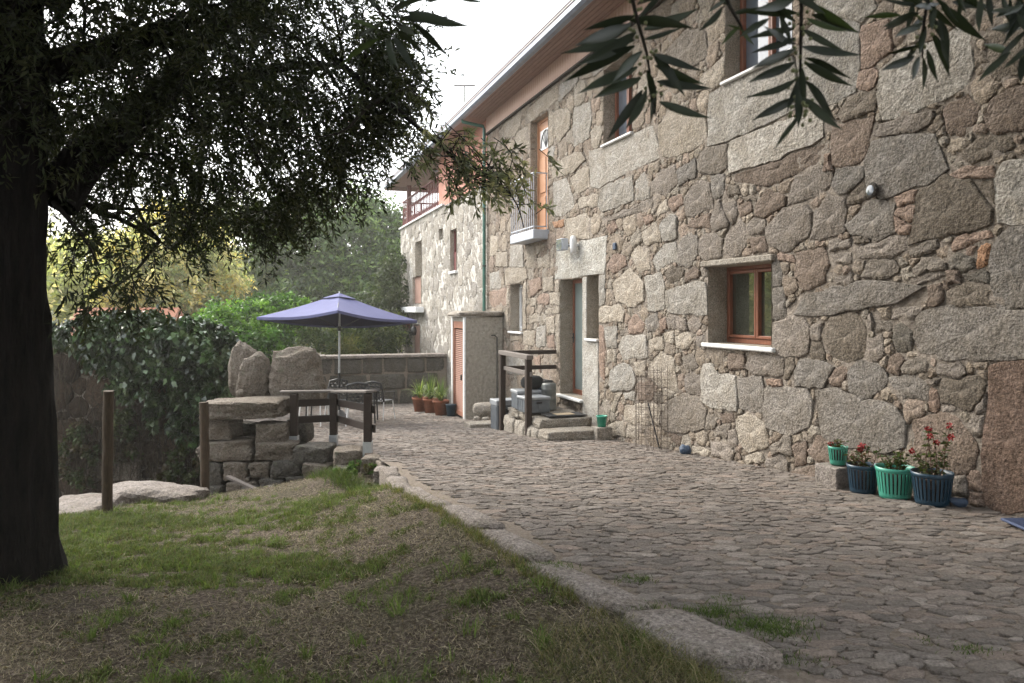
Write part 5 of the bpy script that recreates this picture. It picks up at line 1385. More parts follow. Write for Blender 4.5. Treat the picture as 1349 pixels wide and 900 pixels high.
# ------------------------------------------------------------------ ruined wall with ivy on the left
def ruin():
    rs_ = np.random.RandomState(33)
    x0, x1 = -11.5, -5.2; Y = 13.6
    root = empty('ruined_wall', (0, Y, 0), 0, 'old dark mossy stone wall with a small low doorway behind the grass bank', 'wall')
    a = at(186, 655, Y); b = at(216, 630, Y)
    hole = (at(168, 0, Y).x, at(212, 0, Y).x, -2.3, EYE-(633-HV)*Y/1000)
    lint = (at(119, 0, Y).x, at(187, 0, Y).x)
    # front plane faces the camera: use the masonry builder in a local frame whose y axis looks at the camera
    holder = empty('face', (0, 0, 0), math.pi, parent=root)
    h2 = (-hole[1], -hole[0], hole[2], hole[3])
    cells = stone_cells(-x1, -x0, -2.4, 1.0, .025, [], [h2], [(.30, .6), (.22, .9), (.15, 1.2), (.09, 1.2)], rs_, warp=.03)
    masonry_plain(holder, cells, -x1, -x0, -2.4, 1.0, [h2], rs_)
    m = MB(); m.box((-at(187, 0, Y).x-.0, .0, hole[3]+.01), (-at(116, 0, Y).x, .12, hole[3]+.34), 0, None, .03); m.build('lintel_stone', MT['rock'], holder)
    m = MB(); m.box((h2[0], -.5, h2[2]), (h2[1], -.45, h2[3])); m.build('doorway_shade', MT['dark_in'], holder)  # near-black sheet stands in for the shade inside the doorway
    m = MB()
    for k in range(3): m.box((h2[0]+.02+k*.09, -.06, h2[2]), (h2[0]+.05+k*.09, -.04, h2[3]))
    m.build('green_grille', MT['green_pipe'], holder)
    return root
def masonry_plain(parent, cells, s0, s1, z0, z1, holes, rs_):
    mb = MB(); ss = sorted({s0, s1, *[h[0] for h in holes], *[h[1] for h in holes]}); zs = sorted({z0, z1, *[h[2] for h in holes], *[h[3] for h in holes]})
    for a, b in zip(ss, ss[1:]):
        for c, d in zip(zs, zs[1:]):
            if any(h[0] < (a+b)/2 < h[1] and h[2] < (c+d)/2 < h[3] for h in holes): continue
            mb.box((a, -.5, c), (b, -.05, d))
    mb.build('core', MT['mortar'], parent)
    cells = sorted(cells, key=lambda c: -c[3]); rest = []
    for i, c in enumerate(cells):
        V, F = stone_mesh(c, rs_, gap=.008, proud=rs_.uniform(-.03, .04), rnd_e=.03, bulge=.03, back=-.10); V = V[:, [0, 2, 1]]; F = F[:, ::-1]
        t = np.array([.085, .06, .043])*rs_.uniform(.6, 1.3)  # browner, and lowered so the colour carries the tree crown's shade
        if i < 150:
            cx_, cz_ = c[0]; tri_mesh('stone', V-np.array([cx_, 0, cz_]), F, MT['stone'], parent, t, True, (cx_, 0, cz_))
        else: rest.append((V, F, t))
    V, F, T = join_np(rest); o = tri_mesh('rubble', V, F, MT['stone'], parent, T); o['kind'] = 'stuff'
ruin()

def blob_points(n, c, r, rs_, shell=.0):
    d = unit(rs_.randn(n, 3)); q = (rs_.rand(n)*(1-shell)+shell)**(1/3.)
    return np.array(c)+d*q[:, None]*np.array(r)
def leaf_cloud(name, blobs, n, L, Wd, cols, rs_, mat, label=None, cat=None, parent=None, clump=.35, droop=.2, shell=.3, updir=.3, kind=None, loc=(0, 0, 0)):
    """foliage: clumps of leaves spread through a set of ellipsoids"""
    vol = np.array([b[1][0]*b[1][1]*b[1][2] for b in blobs])**(2/3.); cnt = (vol/vol.sum()*n).astype(int)
    cs = []; tn = []
    for (c, r), k in zip(blobs, cnt):
        per = 40; nc = max(1, k//per)
        cc = blob_points(nc, c, r, rs_, shell); kk = np.repeat(np.arange(nc), per)
        sp = clump*min(r)*.5
        cs.append(cc[kk]+rs_.randn(len(kk), 3)*sp*rs_.uniform(.5, 1.0, nc)[kk][:, None])
        tn.append(np.repeat(tints(nc, cols, rs_, .3), per, 0))
    c = np.concatenate(cs); t = np.concatenate(tn)*(1+rs_.uniform(-.25, .25, (len(c), 1)))
    d = rs_.randn(len(c), 3); d[:, 2] += updir; d = unit(d)
    V, F = leaf_geo(c, d, rs_.uniform(.7, 1.2, len(c))*L, rs_.uniform(.8, 1.2, len(c))*Wd, rs_, droop)
    o = tri_mesh(name, V-np.array(loc), F, mat, parent, np.repeat(t, 4, 0)); 
    if label or kind: props(o, label, cat, kind=kind)
    return o
def far_tree(name, base, h, blobs, n, L, Wd, cols, seed, label, mat='leaf', trunk_r=.18, cat='tree', clump=.35, updir=.3):
    rs_ = np.random.RandomState(seed); root = empty(name, base, 0, label, cat)
    parts = []; top = np.array(blobs[0][0])-np.array(base)
    parts.append((*tube_np(bent_path((0, 0, -.3), top*np.array([1, 1, .9]), 9, .03, rs_), np.linspace(trunk_r, trunk_r*.35, 9), 8), 0))
    for c, r in blobs:
        for k in range(3):
            e = np.array(c)-np.array(base)+rs_.randn(3)*np.array(r)*.45
            parts.append((*tube_np(bent_path(top*rs_.uniform(.3, .7), e, 7, .08, rs_), np.linspace(trunk_r*.4, trunk_r*.08, 7), 6), 0))
    V, F, T = join_np([(a, b, np.array([.06, .045, .03])) for a, b, _ in parts]); tri_mesh('trunk', V, F, MT['bark'], root)
    leaf_cloud('crown', blobs, n, L, Wd, cols, rs_, MT[mat], parent=root, loc=base, clump=clump, updir=updir)
    return root

# ------------------------------------------------------------------ trees behind
GY = ((.36, .38, .18), (.47, .46, .25), (.52, .47, .28), (.24, .28, .13), (.15, .18, .08))  # leaf colours raised to carry the sky glow behind the trees
def background():
    def A(u, v, Y): return tuple(at(u, v, Y))
    def E(u, v, Y, ru, rv, d): return (A(u, v, Y), (ru*Y/1000, d, rv*Y/1000))
    # big grey green trees behind the terrace
    far_tree('evergreen_tree', (-8.4, 38, -3.5), 9, [E(455, 330, 38, 82, 78, 3.2), E(400, 320, 38, 60, 56, 3), E(505, 380, 37, 60, 60, 3), E(500, 300, 38, 34, 34, 2), E(440, 400, 37, 90, 50, 3)], 34000, .34, .12,
             ((.075, .12, .04), (.05, .085, .03), (.11, .16, .05), (.035, .055, .022)), 1, 'broad dark grey green tree rising behind the lilac umbrella', trunk_r=.4)
    far_tree('evergreen_tree', (-15.5, 41, -3.5), 9, [E(325, 330, 41, 62, 66, 3), E(290, 375, 40, 60, 50, 3), E(350, 390, 40, 70, 50, 3)], 22000, .34, .12,
             ((.11, .14, .05), (.08, .11, .04), (.17, .19, .07)), 2, 'olive green tree between the yellowish tree and the dark one', trunk_r=.35)
    far_tree('yellowing_tree', (-13.5, 30, -3.5), 9, [E(230, 330, 30, 62, 62, 2.4), E(190, 350, 30, 48, 44, 2.2), E(262, 370, 30, 60, 50, 2.4), E(210, 385, 29, 80, 44, 2.2)], 26000, .22, .10, GY+((.42, .35, .12),), 3,
             'sunlit yellowing tree seen under the dark crown', 'leaf_lit', .22)
    far_tree('yellowing_tree', (-18.5, 33, -3.5), 9, [E(120, 355, 33, 60, 46, 2.5), E(80, 385, 32, 70, 36, 2.5), E(150, 395, 32, 60, 40, 2)], 20000, .24, .11, ((.38, .41, .21), (.48, .48, .27), (.28, .32, .16)), 4,
             'pale green sunlit tree beside the big trunk', 'leaf_lit', .22)
    far_tree('leafy_bush', (-6.8, 19.5, -2.6), 3, [E(320, 425, 19.5, 62, 30, 1.2), E(365, 412, 20, 48, 24, 1.1), E(275, 445, 18.5, 44, 28, 1.0), E(330, 455, 18.8, 60, 30, 1.0)], 22000, .12, .055,
             ((.085, .17, .03), (.05, .11, .022), (.13, .23, .04), (.035, .07, .02)), 5, 'bright green leafy bush behind the standing stones', trunk_r=.08, cat='bush', updir=.6)
    far_tree('laurel_shrub', (-5.0, 24.6, -2.6), 3, [E(460, 446, 24.5, 40, 26, 1.2), E(425, 436, 25, 36, 26, 1.0), E(500, 440, 25, 34, 30, 1.2)], 15000, .14, .05,
             ((.05, .075, .025), (.03, .045, .018), (.09, .11, .035)), 6, 'dark laurel shrub behind the terrace wall under the umbrella', trunk_r=.07, cat='shrub')
    far_tree('laurel_shrub', (-3.2, 28.5, -2.6), 3, [E(520, 395, 29, 26, 66, 1.3), E(500, 430, 28, 36, 50, 1.2)], 13000, .16, .06,
             ((.035, .05, .02), (.025, .035, .015), (.06, .075, .03)), 7, 'tall dark shrub against the corner of the far wall', trunk_r=.08, cat='shrub')
    far_tree('small_palm_like_shrub', (-4.3, 24.2, -2.4), 3, [E(462, 462, 24, 24, 12, .5)], 1500, .5, .03, ((.14, .16, .05), (.20, .19, .07)), 8, 'low pale spiky shrub directly behind the coping of the terrace wall', trunk_r=.04, cat='shrub', updir=1.2)
    for i, (x, y, h_) in enumerate(((-15.5, 20.5, 5.5), (-21.5, 25.5, 7.5))):
        far_tree('yellowing_tree', (x, y, -3), 8, [((x, y, h_-2.6), (2.6, 2.4, 2.6)), ((x+1.4, y-1, h_-4), (2.2, 2.0, 2.0)), ((x-1.6, y+1, h_-4.2), (2.2, 2.0, 2.2))], 12000, .26, .12, GY, 80+i,
                 ('shorter', 'taller')[i]+' yellowing tree left of the view, mirrored in the ground floor window', 'leaf_lit', .22)
    # far cottage with a red roof
    c = A(170, 418, 27); o = empty('far_cottage', (c[0], 27, -2.6), 0, 'distant low building with a pinkish red roof beyond the ivy', 'cottage')
    m = MB(); m.box((-1.6, -1, 0), (1.6, 1, 3.2)); m.build('wall', MT['lime'], o)
    m = MB(); m.add([(-1.8, -1.2, 3.2), (1.8, -1.2, 3.2), (1.8, 0, 4.2), (-1.8, 0, 4.2), (1.8, 1.2, 3.2), (-1.8, 1.2, 3.2)], [(0, 1, 2, 3), (3, 2, 4, 5), (0, 5, 4, 1), (0, 3, 5), (1, 4, 2)]); m.build('roof', MT['roof_tile'], o)
    # wooded hillside closing the view
    rs_ = np.random.RandomState(17); bl = []
    for i in range(90):
        x = rs_.uniform(-90, 40); y = rs_.uniform(62, 125); r = rs_.uniform(3, 6)
        bl.append(((x, y, float(ground_z(x, y))+r*.8), (r, r, r*.9)))
    leaf_cloud('far_wood', bl, 60000, .9, .5, ((.06, .075, .04), (.09, .10, .05), (.045, .055, .035), (.13, .12, .05)), rs_, MT['leaf'], 'hazy wooded hillside beyond the garden', kind='stuff', shell=.6)
    # dense band of garden shrubbery on the lower left
    bl = []
    for i in range(26):
        x = rs_.uniform(-30, -7); y = rs_.uniform(21, 33); r = rs_.uniform(1.0, 2.0); bl.append(((x, y, -2.2+r*.7+.3*rs_.rand()), (r, r, r*.95)))
    leaf_cloud('undergrowth', bl, 30000, .2, .09, ((.05, .07, .025), (.08, .09, .03), (.12, .12, .04), (.035, .045, .02)), rs_, MT['leaf'], 'mixed undergrowth on the lower ground beyond the wall', kind='stuff')
background()

def ivy():
    rs_ = np.random.RandomState(44); Y = 13.3
    bl = []
    for u, v, ru, rv, d in ((140, 455, 42, 34, .5), (185, 452, 48, 42, .6), (235, 470, 50, 46, .6), (275, 475, 36, 46, .6), (205, 505, 60, 30, .45), (270, 520, 32, 30, .4), (110, 440, 50, 22, .5), (160, 425, 60, 16, .5), (240, 440, 50, 20, .6), (290, 500, 18, 44, .4), (255, 560, 34, 24, .25), (220, 548, 28, 24, .2)):
        c = at(u, v, Y-.05); bl.append((tuple(c), (ru*Y/1000, d, rv*Y/1000)))
    o = leaf_cloud('ivy', bl, 24000, .10, .085, ((.025, .05, .018), (.016, .030, .012), (.04, .075, .024), (.06, .09, .04)), rs_, MT['leaf_ivy'], 'thick dark ivy spilling over the top of the ruined wall', 'ivy', clump=.3, droop=.4, updir=-.2)
    # hanging dead stems on the wall face
    parts = []
    for i in range(420):
        x = rs_.uniform(-8.6, -4.7); z = rs_.uniform(-1.3, 1.0); L = rs_.uniform(.3, 1.3)
        a = np.array([x, Y+.12+rs_.uniform(-.05, .04), z]); b = a+np.array([rs_.randn()*.15, rs_.uniform(-.06, .03), -L])
        parts.append((*tube_np(bent_path(a, b, 6, .08, rs_), np.linspace(.007, .004, 6), 4), np.array([.06, .044, .03])*rs_.uniform(.4, 1.5)))
    V, F, T = join_np(parts); o2 = tri_mesh('dry_creeper_stems', V, F, MT['leaf'], o, T); o2['kind'] = 'stuff'
    bl = [(tuple(at(u, v, Y+.05)), (ru*Y/1000, .25, rv*Y/1000)) for u, v, ru, rv in ((250, 610, 26, 30), (225, 625, 20, 16), (275, 590, 14, 34), (160, 575, 22, 40), (105, 600, 24, 44))]
    leaf_cloud('creeper', bl, 7000, .07, .05, ((.04, .055, .02), (.06, .07, .03), (.07, .055, .035)), rs_, MT['leaf'], 'sparse creeper low on the ruined wall near the doorway', 'creeper', droop=.3)
ivy()

# ------------------------------------------------------------------ the big dark tree
def big_tree():
    rs_ = np.random.RandomState(99)
    base = np.array([-3.52, 5.05, -.25]); root = empty('evergreen_oak', tuple(base), 0, 'huge dark evergreen tree with thick trunk and low hanging crown beside the grass', 'tree')
    # trunk
    k = 40; hs = np.array([-.5, 0, .12, .3, .6, 1.0, 1.6, 2.2, 2.9, 3.6, 4.3, 5.0, 5.8]); rr = np.array([.52, .44, .42, .405, .40, .40, .39, .385, .385, .40, .36, .30, .22])
    n = 46; hh = np.linspace(-.5, 5.8, n); r = np.interp(hh, hs, rr)
    a = np.arange(k)*2*math.pi/k; V = []
    for h_, q in zip(hh, r):
        ridg = 1+.045*np.abs(np.sin(a*9+.9*h_+.5*np.sin(h_*2.1)))+.05*np.sin(a*5+.6*h_)+.035*np.sin(a*11-h_*1.3)+.03*np.sin(a*3+2*h_)+.02*rs_.randn(k)+np.maximum(0, .5-h_)*.08*np.sin(a*4+1)
        V.append(np.stack([np.cos(a)*q*ridg-.02*h_, np.sin(a)*q*ridg+.01*h_, np.full(k, h_)], 1))
    V = np.concatenate(V); j = np.arange(k); j2 = (j+1) % k; F = []
    for i in range(n-1): F.append(np.stack([i*k+j, i*k+j2, (i+1)*k+j2, (i+1)*k+j], 1))
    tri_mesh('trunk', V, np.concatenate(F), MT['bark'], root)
    # limbs: the one that shows rises from the trunk to the upper right
    def limb(p0, p1, r0, r1, wig=.05, name='limb', sag=0):
        p = bent_path(np.array(p0)-base, np.array(p1)-base, 12, wig, rs_, sag); V, F = tube_np(p, np.linspace(r0, r1, 12), 10)
        tri_mesh(name, V, F, MT['bark'], root); return p
    L = []
    L.append(limb(at(70, 265, 5.3), at(235, 95, 6.1), .17, .10, .02)); L.append(limb(at(235, 95, 6.1), at(400, -60, 6.4), .10, .05, .04)); L.append(limb(at(225, 110, 6.0), at(430, 90, 6.6), .07, .025, .05))
    L.append(limb(at(60, 90, 5.2), at(260, 20, 5.6), .12, .05, .04)); L.append(limb(at(60, 240, 5.6), at(225, 318, 6.9), .035, .008, .05, sag=.05)); L.append(limb(at(60, 0, 5.1), at(330, -160, 5.4), .14, .05))
    L.append(limb(at(50, 150, 5.2), at(-160, 20, 5.8), .13, .05)); L.append(limb(at(45, -60, 5), at(60, -300, 3.9), .14, .06)); L.append(limb(at(420, 60, 6.4), at(572, 186, 5.4), .035, .014, .03)); L.append(limb(at(572, 186, 5.4), at(690, 300, 5.1), .012, .003, .05))
    # crown volume
    cc = np.array([-3.5, 6.1, 5.05]); cr = np.array([2.95, 2.55, 3.15])
    nt_ = 14500; tw = blob_points(int(nt_*1.9), cc, cr, rs_, .12)
    nz = .8*smooth_noise(tw, 2.1, 5)+.7*smooth_noise(tw, 6.5, 6)
    uu = CX+tw[:, 0]/tw[:, 1]*1000; vv = HV-(tw[:, 2]-EYE)/tw[:, 1]*1000
    low = np.interp(uu, [0, 90, 230, 330, 430, 560], [290, 236, 268, 300, 292, 215])+22*np.sin(uu*.03)+16*np.sin(uu*.083+1)
    keep = (nz > -.22) & (tw[:, 1] > 2.4) & (tw[:, 2] > 1.9) & (vv < low) & ~((np.abs(uu-40) < 60) & (vv > 250))
    keep &= (uu < 536-np.maximum(0, vv-90)*.36+14*np.sin(vv*.05))
    tw = tw[keep][:nt_]
    extra = []
    # tips that hang lower, right of the trunk
    for (u, v, du, dv, Y, m_) in ((135, 335, 46, 34, 5.6, 34), (180, 375, 40, 20, 5.2, 20), (120, 398, 26, 16, 5.0, 14), (250, 285, 60, 24, 6.3, 60), (345, 288, 44, 24, 6.6, 110), (390, 250, 50, 44, 6.8, 150), (225, 330, 44, 14, 6.0, 14), (440, 200, 42, 44, 6.8, 170), (492, 150, 36, 60, 6.4, 210), (530, 110, 24, 50, 6.0, 70), (500, 60, 50, 60, 6.2, 200), (110, 280, 30, 40, 6.2, 50)):
        for _ in range(m_):
            u_, v_ = u+rs_.randn()*du*.55, v+rs_.randn()*dv*.55; extra.append(tuple(at(u_, v_, Y+rs_.randn()*.4)))
    for q in L[:7]:
        for _ in range(150):
            p = q[rs_.randint(2, 12)]+base+rs_.randn(3)*np.array([.30, .25, .26])+np.array([0, -.12, 0])
            u_ = CX+p[0]/p[1]*1000; v_ = HV-(p[2]-EYE)/p[1]*1000
            if v_ < 300 and abs(u_-35) > 45: extra.append(tuple(p))
    # the loose sprig in front of the house
    sp = []
    for _ in range(92):
        t = rs_.rand(); u_ = 568+112*t+rs_.randn()*22; v_ = 200+42*t+rs_.randn()*(27-9*t); sp.append(tuple(at(u_, v_, 5.2+rs_.randn()*.16)))
    tw = np.concatenate([tw, np.array(extra)]); ntw = len(tw); tw = np.concatenate([tw, np.array(sp)])
    # each twig droops outwards and carries narrow leaves
    per = 17; n = len(tw); out = tw-cc; out[:, 2] *= .4; d = unit(unit(out)*.7+rs_.randn(n, 3)*.6+np.array([0, 0, -.35]))
    Lt = rs_.uniform(.14, .30, n); Lt[ntw:] *= .62
    t = np.tile(np.linspace(.05, 1, per), n); idx = np.repeat(np.arange(n), per)
    P = tw[idx]+d[idx]*(t*Lt[idx])[:, None]; P[:, 2] -= (t*t*Lt[idx]*.35)
    ld = unit(d[idx]*.7+rs_.randn(len(idx), 3)*.75); ln = rs_.uniform(.05, .082, len(idx)); wd = rs_.uniform(.013, .020, len(idx))
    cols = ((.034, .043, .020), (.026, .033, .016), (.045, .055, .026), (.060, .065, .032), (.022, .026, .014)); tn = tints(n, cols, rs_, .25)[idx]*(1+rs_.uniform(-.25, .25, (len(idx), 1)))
    tn[idx >= ntw] = tn[idx >= ntw]*np.array([6.0, 5.0, 6.6])  # sprig leaf colour brightened to make up for missing light
    V, F = leaf_geo(P-base, ld, ln, wd, rs_, .1)
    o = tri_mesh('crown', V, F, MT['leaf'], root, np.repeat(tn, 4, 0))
    # twig stems and secondary branches
    parts = []
    step = 4
    for i in list(range(0, ntw, step))+list(range(ntw, n)):
        e = tw[i]+d[i]*Lt[i]; e[2] -= Lt[i]*.35
        parts.append((*tube_np(np.array([tw[i]-d[i]*.06, (tw[i]+e)/2+np.array([0, 0, .02]), e])-base, [.004, .003, .0015], 3), 0))
    allp = np.concatenate(L)
    for i in range(230):
        q = tw[rs_.randint(ntw)]-base; dd = np.linalg.norm(allp-q, axis=1); p = allp[np.argmin(dd+rs_.rand(len(dd))*.5)]
        parts.append((*tube_np(bent_path(p, q, 8, .06, rs_, -.03), np.linspace(.02, .004, 8), 5), 0))
    for i in range(34):
        q = tw[ntw+rs_.randint(len(sp))]-base; p = L[-1][rs_.randint(1, 9)]; parts.append((*tube_np(bent_path(p, q, 6, .06, rs_), np.linspace(.006, .002, 6), 4), 0))
    V, F, T = join_np([(a_, b_, np.zeros(3)) for a_, b_, _ in parts]); tri_mesh('twigs', V, F, MT['twig'], root)
    # out of frame: upper crown, and unseen crowns added as sky blockers for shade
    up = []
    for c, r in (((-3.6, 4.2, 7.2), (3.4, 3.4, 1.8)), ((-3.0, 8.2, 8.2), (3.0, 2.6, 1.7)), ((-1.0, 1.4, 5.2), (2.8, 2.4, 1.4)), ((-5.4, 1.0, 5.0), (2.8, 3.4, 2.2)), ((-3.6, -3.0, 4.0), (3.4, 2.6, 3.0)), ((-9.2, 2.2, 3.6), (2.6, 3.2, 2.9)), ((-6.5, -5.5, 3.2), (3.2, 2.6, 3.0))): up.append((c, r))
    leaf_cloud('unseen_shade_crown', up, 110000, .16, .06, cols, rs_, MT['leaf'], parent=root, loc=tuple(base))
big_tree()

# ------------------------------------------------------------------ olive branches hanging in front of the lens
def near_branches():
    rs_ = random.Random(4)
    leaf_meshes = []
    for q in range(4):
        n = 9; vs = []; fs = []
        for i in range(n):
            t = i/(n-1); wv = .5*math.sin(math.pi*min(1, t*1.02+.02)**.85)**.9*(1-.15*t)
            bend = -.10*t*t*(1+.5*q)+.05*math.sin(t*5+q)*.4; sx = .02*math.sin(t*4+q)
            vs += [(-wv*.175+sx, t, bend+.018*wv), (sx, t, bend-.01), (wv*.175+sx, t, bend+.018*wv)]
        for i in range(n-1):
            a = i*3; fs += [(a, a+1, a+4, a+3), (a+1, a+2, a+5, a+4)]
        me = bpy.data.meshes.new('leaf'); me.from_pydata(vs, [], fs)
        me.polygons.foreach_set('use_smooth', [True]*len(fs))
        ca = me.color_attributes.new('tint', 'FLOAT_COLOR', 'POINT'); c = ((.022, .029, .017), (.017, .023, .015), (.027, .036, .022), (.05, .072, .028))[q]
        for k in range(len(vs)): ca.data[k].color = (*[x*(1.25 if k % 3 == 1 else 1) for x in c], 1)
        me.materials.append(MT['leaf_near']); leaf_meshes.append(me)
    def branch(stem, Y, leaves, label, bright=(), name='olive_branch', berries=0, extra=0):
        pts = [at(u, v, Y+.02*math.sin(i*2)) for i, (u, v) in enumerate(stem)]
        b = pts[0]; root = empty(name, b, 0, label, 'branch', 'olive branches hanging at the top edge')
        V, F = tube_np([tuple(p-b) for p in pts], np.linspace(.0035, .0012, len(pts)), 6); tri_mesh('stem', V, F, MT['twig'], root)
        leaves = list(leaves)
        for q in range(extra):
            bu = rs_.choice(stem[1:])[0]+rs_.uniform(-40, 40); bv = rs_.uniform(-30, 26); a = rs_.uniform(.2, 2.9); L_ = rs_.uniform(38, 62)
            leaves.append((bu, bv, bu+math.cos(a)*L_, bv+math.sin(a)*L_*.8))
        for i, (bu, bv, tu, tv) in enumerate(leaves):
            y0 = Y+rs_.uniform(-.02, .02); y1 = y0+rs_.uniform(-.03, .03)
            p, q = at(bu, bv, y0), at(tu, tv, y1); d = q-p; L_ = d.length*1.04; yv = d.normalized()
            view = (p-Vector((0, 0, EYE))).normalized(); side = yv.cross(view).normalized()
            roll = rs_.uniform(-.75, .75); zv = side.cross(yv).normalized()
            xv = side*math.cos(roll)+zv*math.sin(roll); zv = xv.cross(yv).normalized()
            M = Matrix((xv*L_, yv*L_, zv*L_)).transposed().to_4x4(); M.translation = p-b
            o = bpy.data.objects.new('leaf', leaf_meshes[3 if i in bright else rs_.randrange(3)]); o.matrix_basis = M; link(o, root)
        if berries:
            m = MB(); n_ = 0
            for i in range(berries):
                t = rs_.uniform(.15, .95)*(len(pts)-1); k = int(t); p = pts[k].lerp(pts[min(k+1, len(pts)-1)], t-k)-b
                c = p+Vector((rs_.uniform(-.014, .014), rs_.uniform(-.014, .014), rs_.uniform(-.012, .008)))
                m.lathe([(0, -.003), (.0025, -.0015), (.0025, .0015), (0, .003)], 6, 0, c)
            o = m.build('flower_buds', MT['bud'], root); o['kind'] = 'stuff'
    MT['bud'] = rough_col('olive_buds', (.14, .16, .07), (.24, .25, .13), 60, .1, .001, .7)
    branch([(812, -160), (824, -40), (838, 20), (852, 70), (858, 110), (862, 150)], 1.02,
           [(830,27,914,34),(832,30,752,64),(835,50,744,78),(836,60,742,102),(862,72,918,95),(862,88,930,107),(866,108,931,120),(868,135,932,157),(839,86,762,131),(844,100,778,139),(845,118,802,184),(852,118,824,174),(858,100,862,162),(850,40,908,16),(848,52,900,40),(836,20,772,38),(844,22,878,-14),(838,42,760,92),(860,70,903,128),(852,92,866,150),(838,0,800,-30),(840,8,890,-25),(846,66,800,112)],
           'olive sprig hanging in front of the wood clad eaves, leftmost of the three long sprigs', berries=40)
    branch([(935, -120), (950, -20), (962, 10), (976, 34), (982, 50)], 1.05, [(952,9,921,46),(975,34,947,60),(976,36,990,64),(960,6,935,-12),(966,18,1000,12),(978,40,958,30),(955,0,930,18)], 'short olive sprig between the left and middle long sprigs', (1, 2, 5))
    branch([(1060, -170), (1058, -60), (1056, 0), (1055, 50), (1054, 100), (1052, 140), (1051, 160)], 1.0,
           [(1050,16,972,14),(1047,36,988,52),(1047,48,990,76),(1047,64,985,92),(1047,80,983,114),(1049,104,983,136),(1051,126,988,161),(1051,150,1027,201),(1058,62,1124,78),(1060,78,1122,96),(1060,84,1118,110),(1060,108,1107,157),(1056,130,1113,170),(1062,24,1112,48),(1064,4,1130,34),(1050,-6,990,20),(1056,90,1060,142),(1058,40,1104,66),(1052,118,1050,172),(1048,28,1012,2),(1060,10,1100,-30),(1048,56,1000,40),(1054,96,1040,150)],
           'longest olive sprig hanging in front of the upstairs window', (13, 14), berries=60, extra=6)
    branch([(1238, -150), (1228, -50), (1222, 0), (1216, 40), (1215, 76)], 1.04,
           [(1186,20,1138,22),(1205,20,1160,38),(1210,60,1170,70),(1205,72,1156,99),(1212,74,1196,110),(1216,76,1219,118),(1220,66,1237,106),(1228,44,1253,98),(1234,26,1260,90),(1240,10,1292,46),(1215,30,1172,56),(1212,4,1160,6),(1226,4,1200,-20),(1222,18,1190,46),(1226,20,1246,60),(1232,0,1268,26),(1216,50,1184,88),(1220,34,1206,78)],
           'bushy olive sprig right of the longest one near the upper right', (0,), berries=50, extra=14)
    branch([(1400, -110), (1380, -20), (1366, 30), (1356, 60), (1350, 72)], 1.0,
           [(1330,68,1285,112),(1332,70,1286,58),(1350,8,1327,66),(1345,36,1295,41),(1347,4,1306,34),(1290,-4,1294,46),(1347,68,1346,116),(1352,40,1310,80),(1300,-10,1308,36),(1352,20,1336,-20),(1354,60,1320,94),(1346,0,1318,-14),(1320,-10,1330,40),(1372,30,1400,70)],
           'olive sprig cut by the upper right corner of the view', (1,), berries=10, extra=16)
    branch([(430, -120), (470, -20), (505, 20), (530, 34)], 1.15, [(518,47,546,98),(509,51,521,98),(499,51,449,76),(495,37,459,25),(524,40,560,72),(536,17,619,37),(544,33,592,70),(514,50,514,96),(530,24,580,28),(500,10,470,-14),(515,14,560,-6),(560,2,600,-12),(500,30,470,50),(520,30,552,50)],
           'olive sprig at the top left in front of the pale sky, with two lighter leaves', (2, 3), name='olive_branch')
    branch([(590, -60), (600, -20), (608, -4)], 1.1, [(600,-4,637,6),(598,-10,560,2),(604,-8,640,-20)], 'tip of an olive sprig just entering the top edge against the sky')
    # the tree they belong to stands behind the photographer
    rs2 = np.random.RandomState(61); base = (3.4, -2.4, -.1); t = empty('olive_tree', base, 0, 'olive tree whose branches overhang the photographer', 'tree')
    parts = [(*tube_np(bent_path((0, 0, -.3), (-.5, .6, 2.6), 10, .04, rs2), np.linspace(.28, .17, 10), 12), np.zeros(3))]
    for e in ((-2.6, 3.2, 4.3), (-4.2, 2.4, 4.6), (.6, 2.8, 4.4), (1.6, .5, 4.6), (-1.0, 3.6, 3.3), (-2.2, 3.4, 2.9), (-3.2, 3.45, 2.9)):
        parts.append((*tube_np(bent_path((-.5, .6, 2.5), e, 12, .06, rs2), np.linspace(.10, .012, 12), 7), np.zeros(3)))
    V, F, T = join_np(parts); tri_mesh('trunk', V, F, MT['bark'], t)
    leaf_cloud('crown', [((.8, .6, 5.2), (2.8, 2.6, 1.5)), ((2.4, 3.0, 6.1), (2.9, 2.9, 1.3)), ((2.6, -1.6, 4.6), (2.6, 2.2, 1.6)), ((.5, -4.6, 3.6), (4.0, 2.0, 2.6))], 80000, .14, .05, ((.05, .06, .035), (.07, .08, .05)), rs2, MT['leaf'], parent=t, loc=base)  # unseen crown, enlarged overhead and behind to block light on the near wall
near_branches()

# ------------------------------------------------------------------ grass, straw and weeds
def blades(name, P, h, wd, lean, cols, rs_, kind_label, parent=None, flat=False):
    n = len(P); a = rs_.rand(n)*6.28; d = np.stack([np.cos(a), np.sin(a), np.zeros(n)], 1); s = np.stack([-np.sin(a), np.cos(a), np.zeros(n)], 1)
    a2 = rs_.rand(n)*6.28; s = np.stack([np.cos(a2), np.sin(a2), np.zeros(n)], 1)
    H = h[:, None]; Ln = lean[:, None]; w_ = wd[:, None]; up = np.array([0, 0, 1.])
    b0 = P-s*w_*.5; b1 = P+s*w_*.5; m = P+up*H*.6+d*H*Ln*.4; t = P+up*H*(1-.25*Ln)+d*H*Ln
    V = np.stack([b0, b1, m+s*w_*.35, m-s*w_*.35, t], 1).reshape(-1, 3); k = np.arange(n)*5
    F = np.concatenate([np.stack([k, k+1, k+2], 1), np.stack([k, k+2, k+3], 1), np.stack([k+3, k+2, k+4], 1)])
    o = tri_mesh(name, V, F, MT['grass'], parent, np.repeat(cols, 5, 0)); props(o, kind_label, kind='stuff'); return o
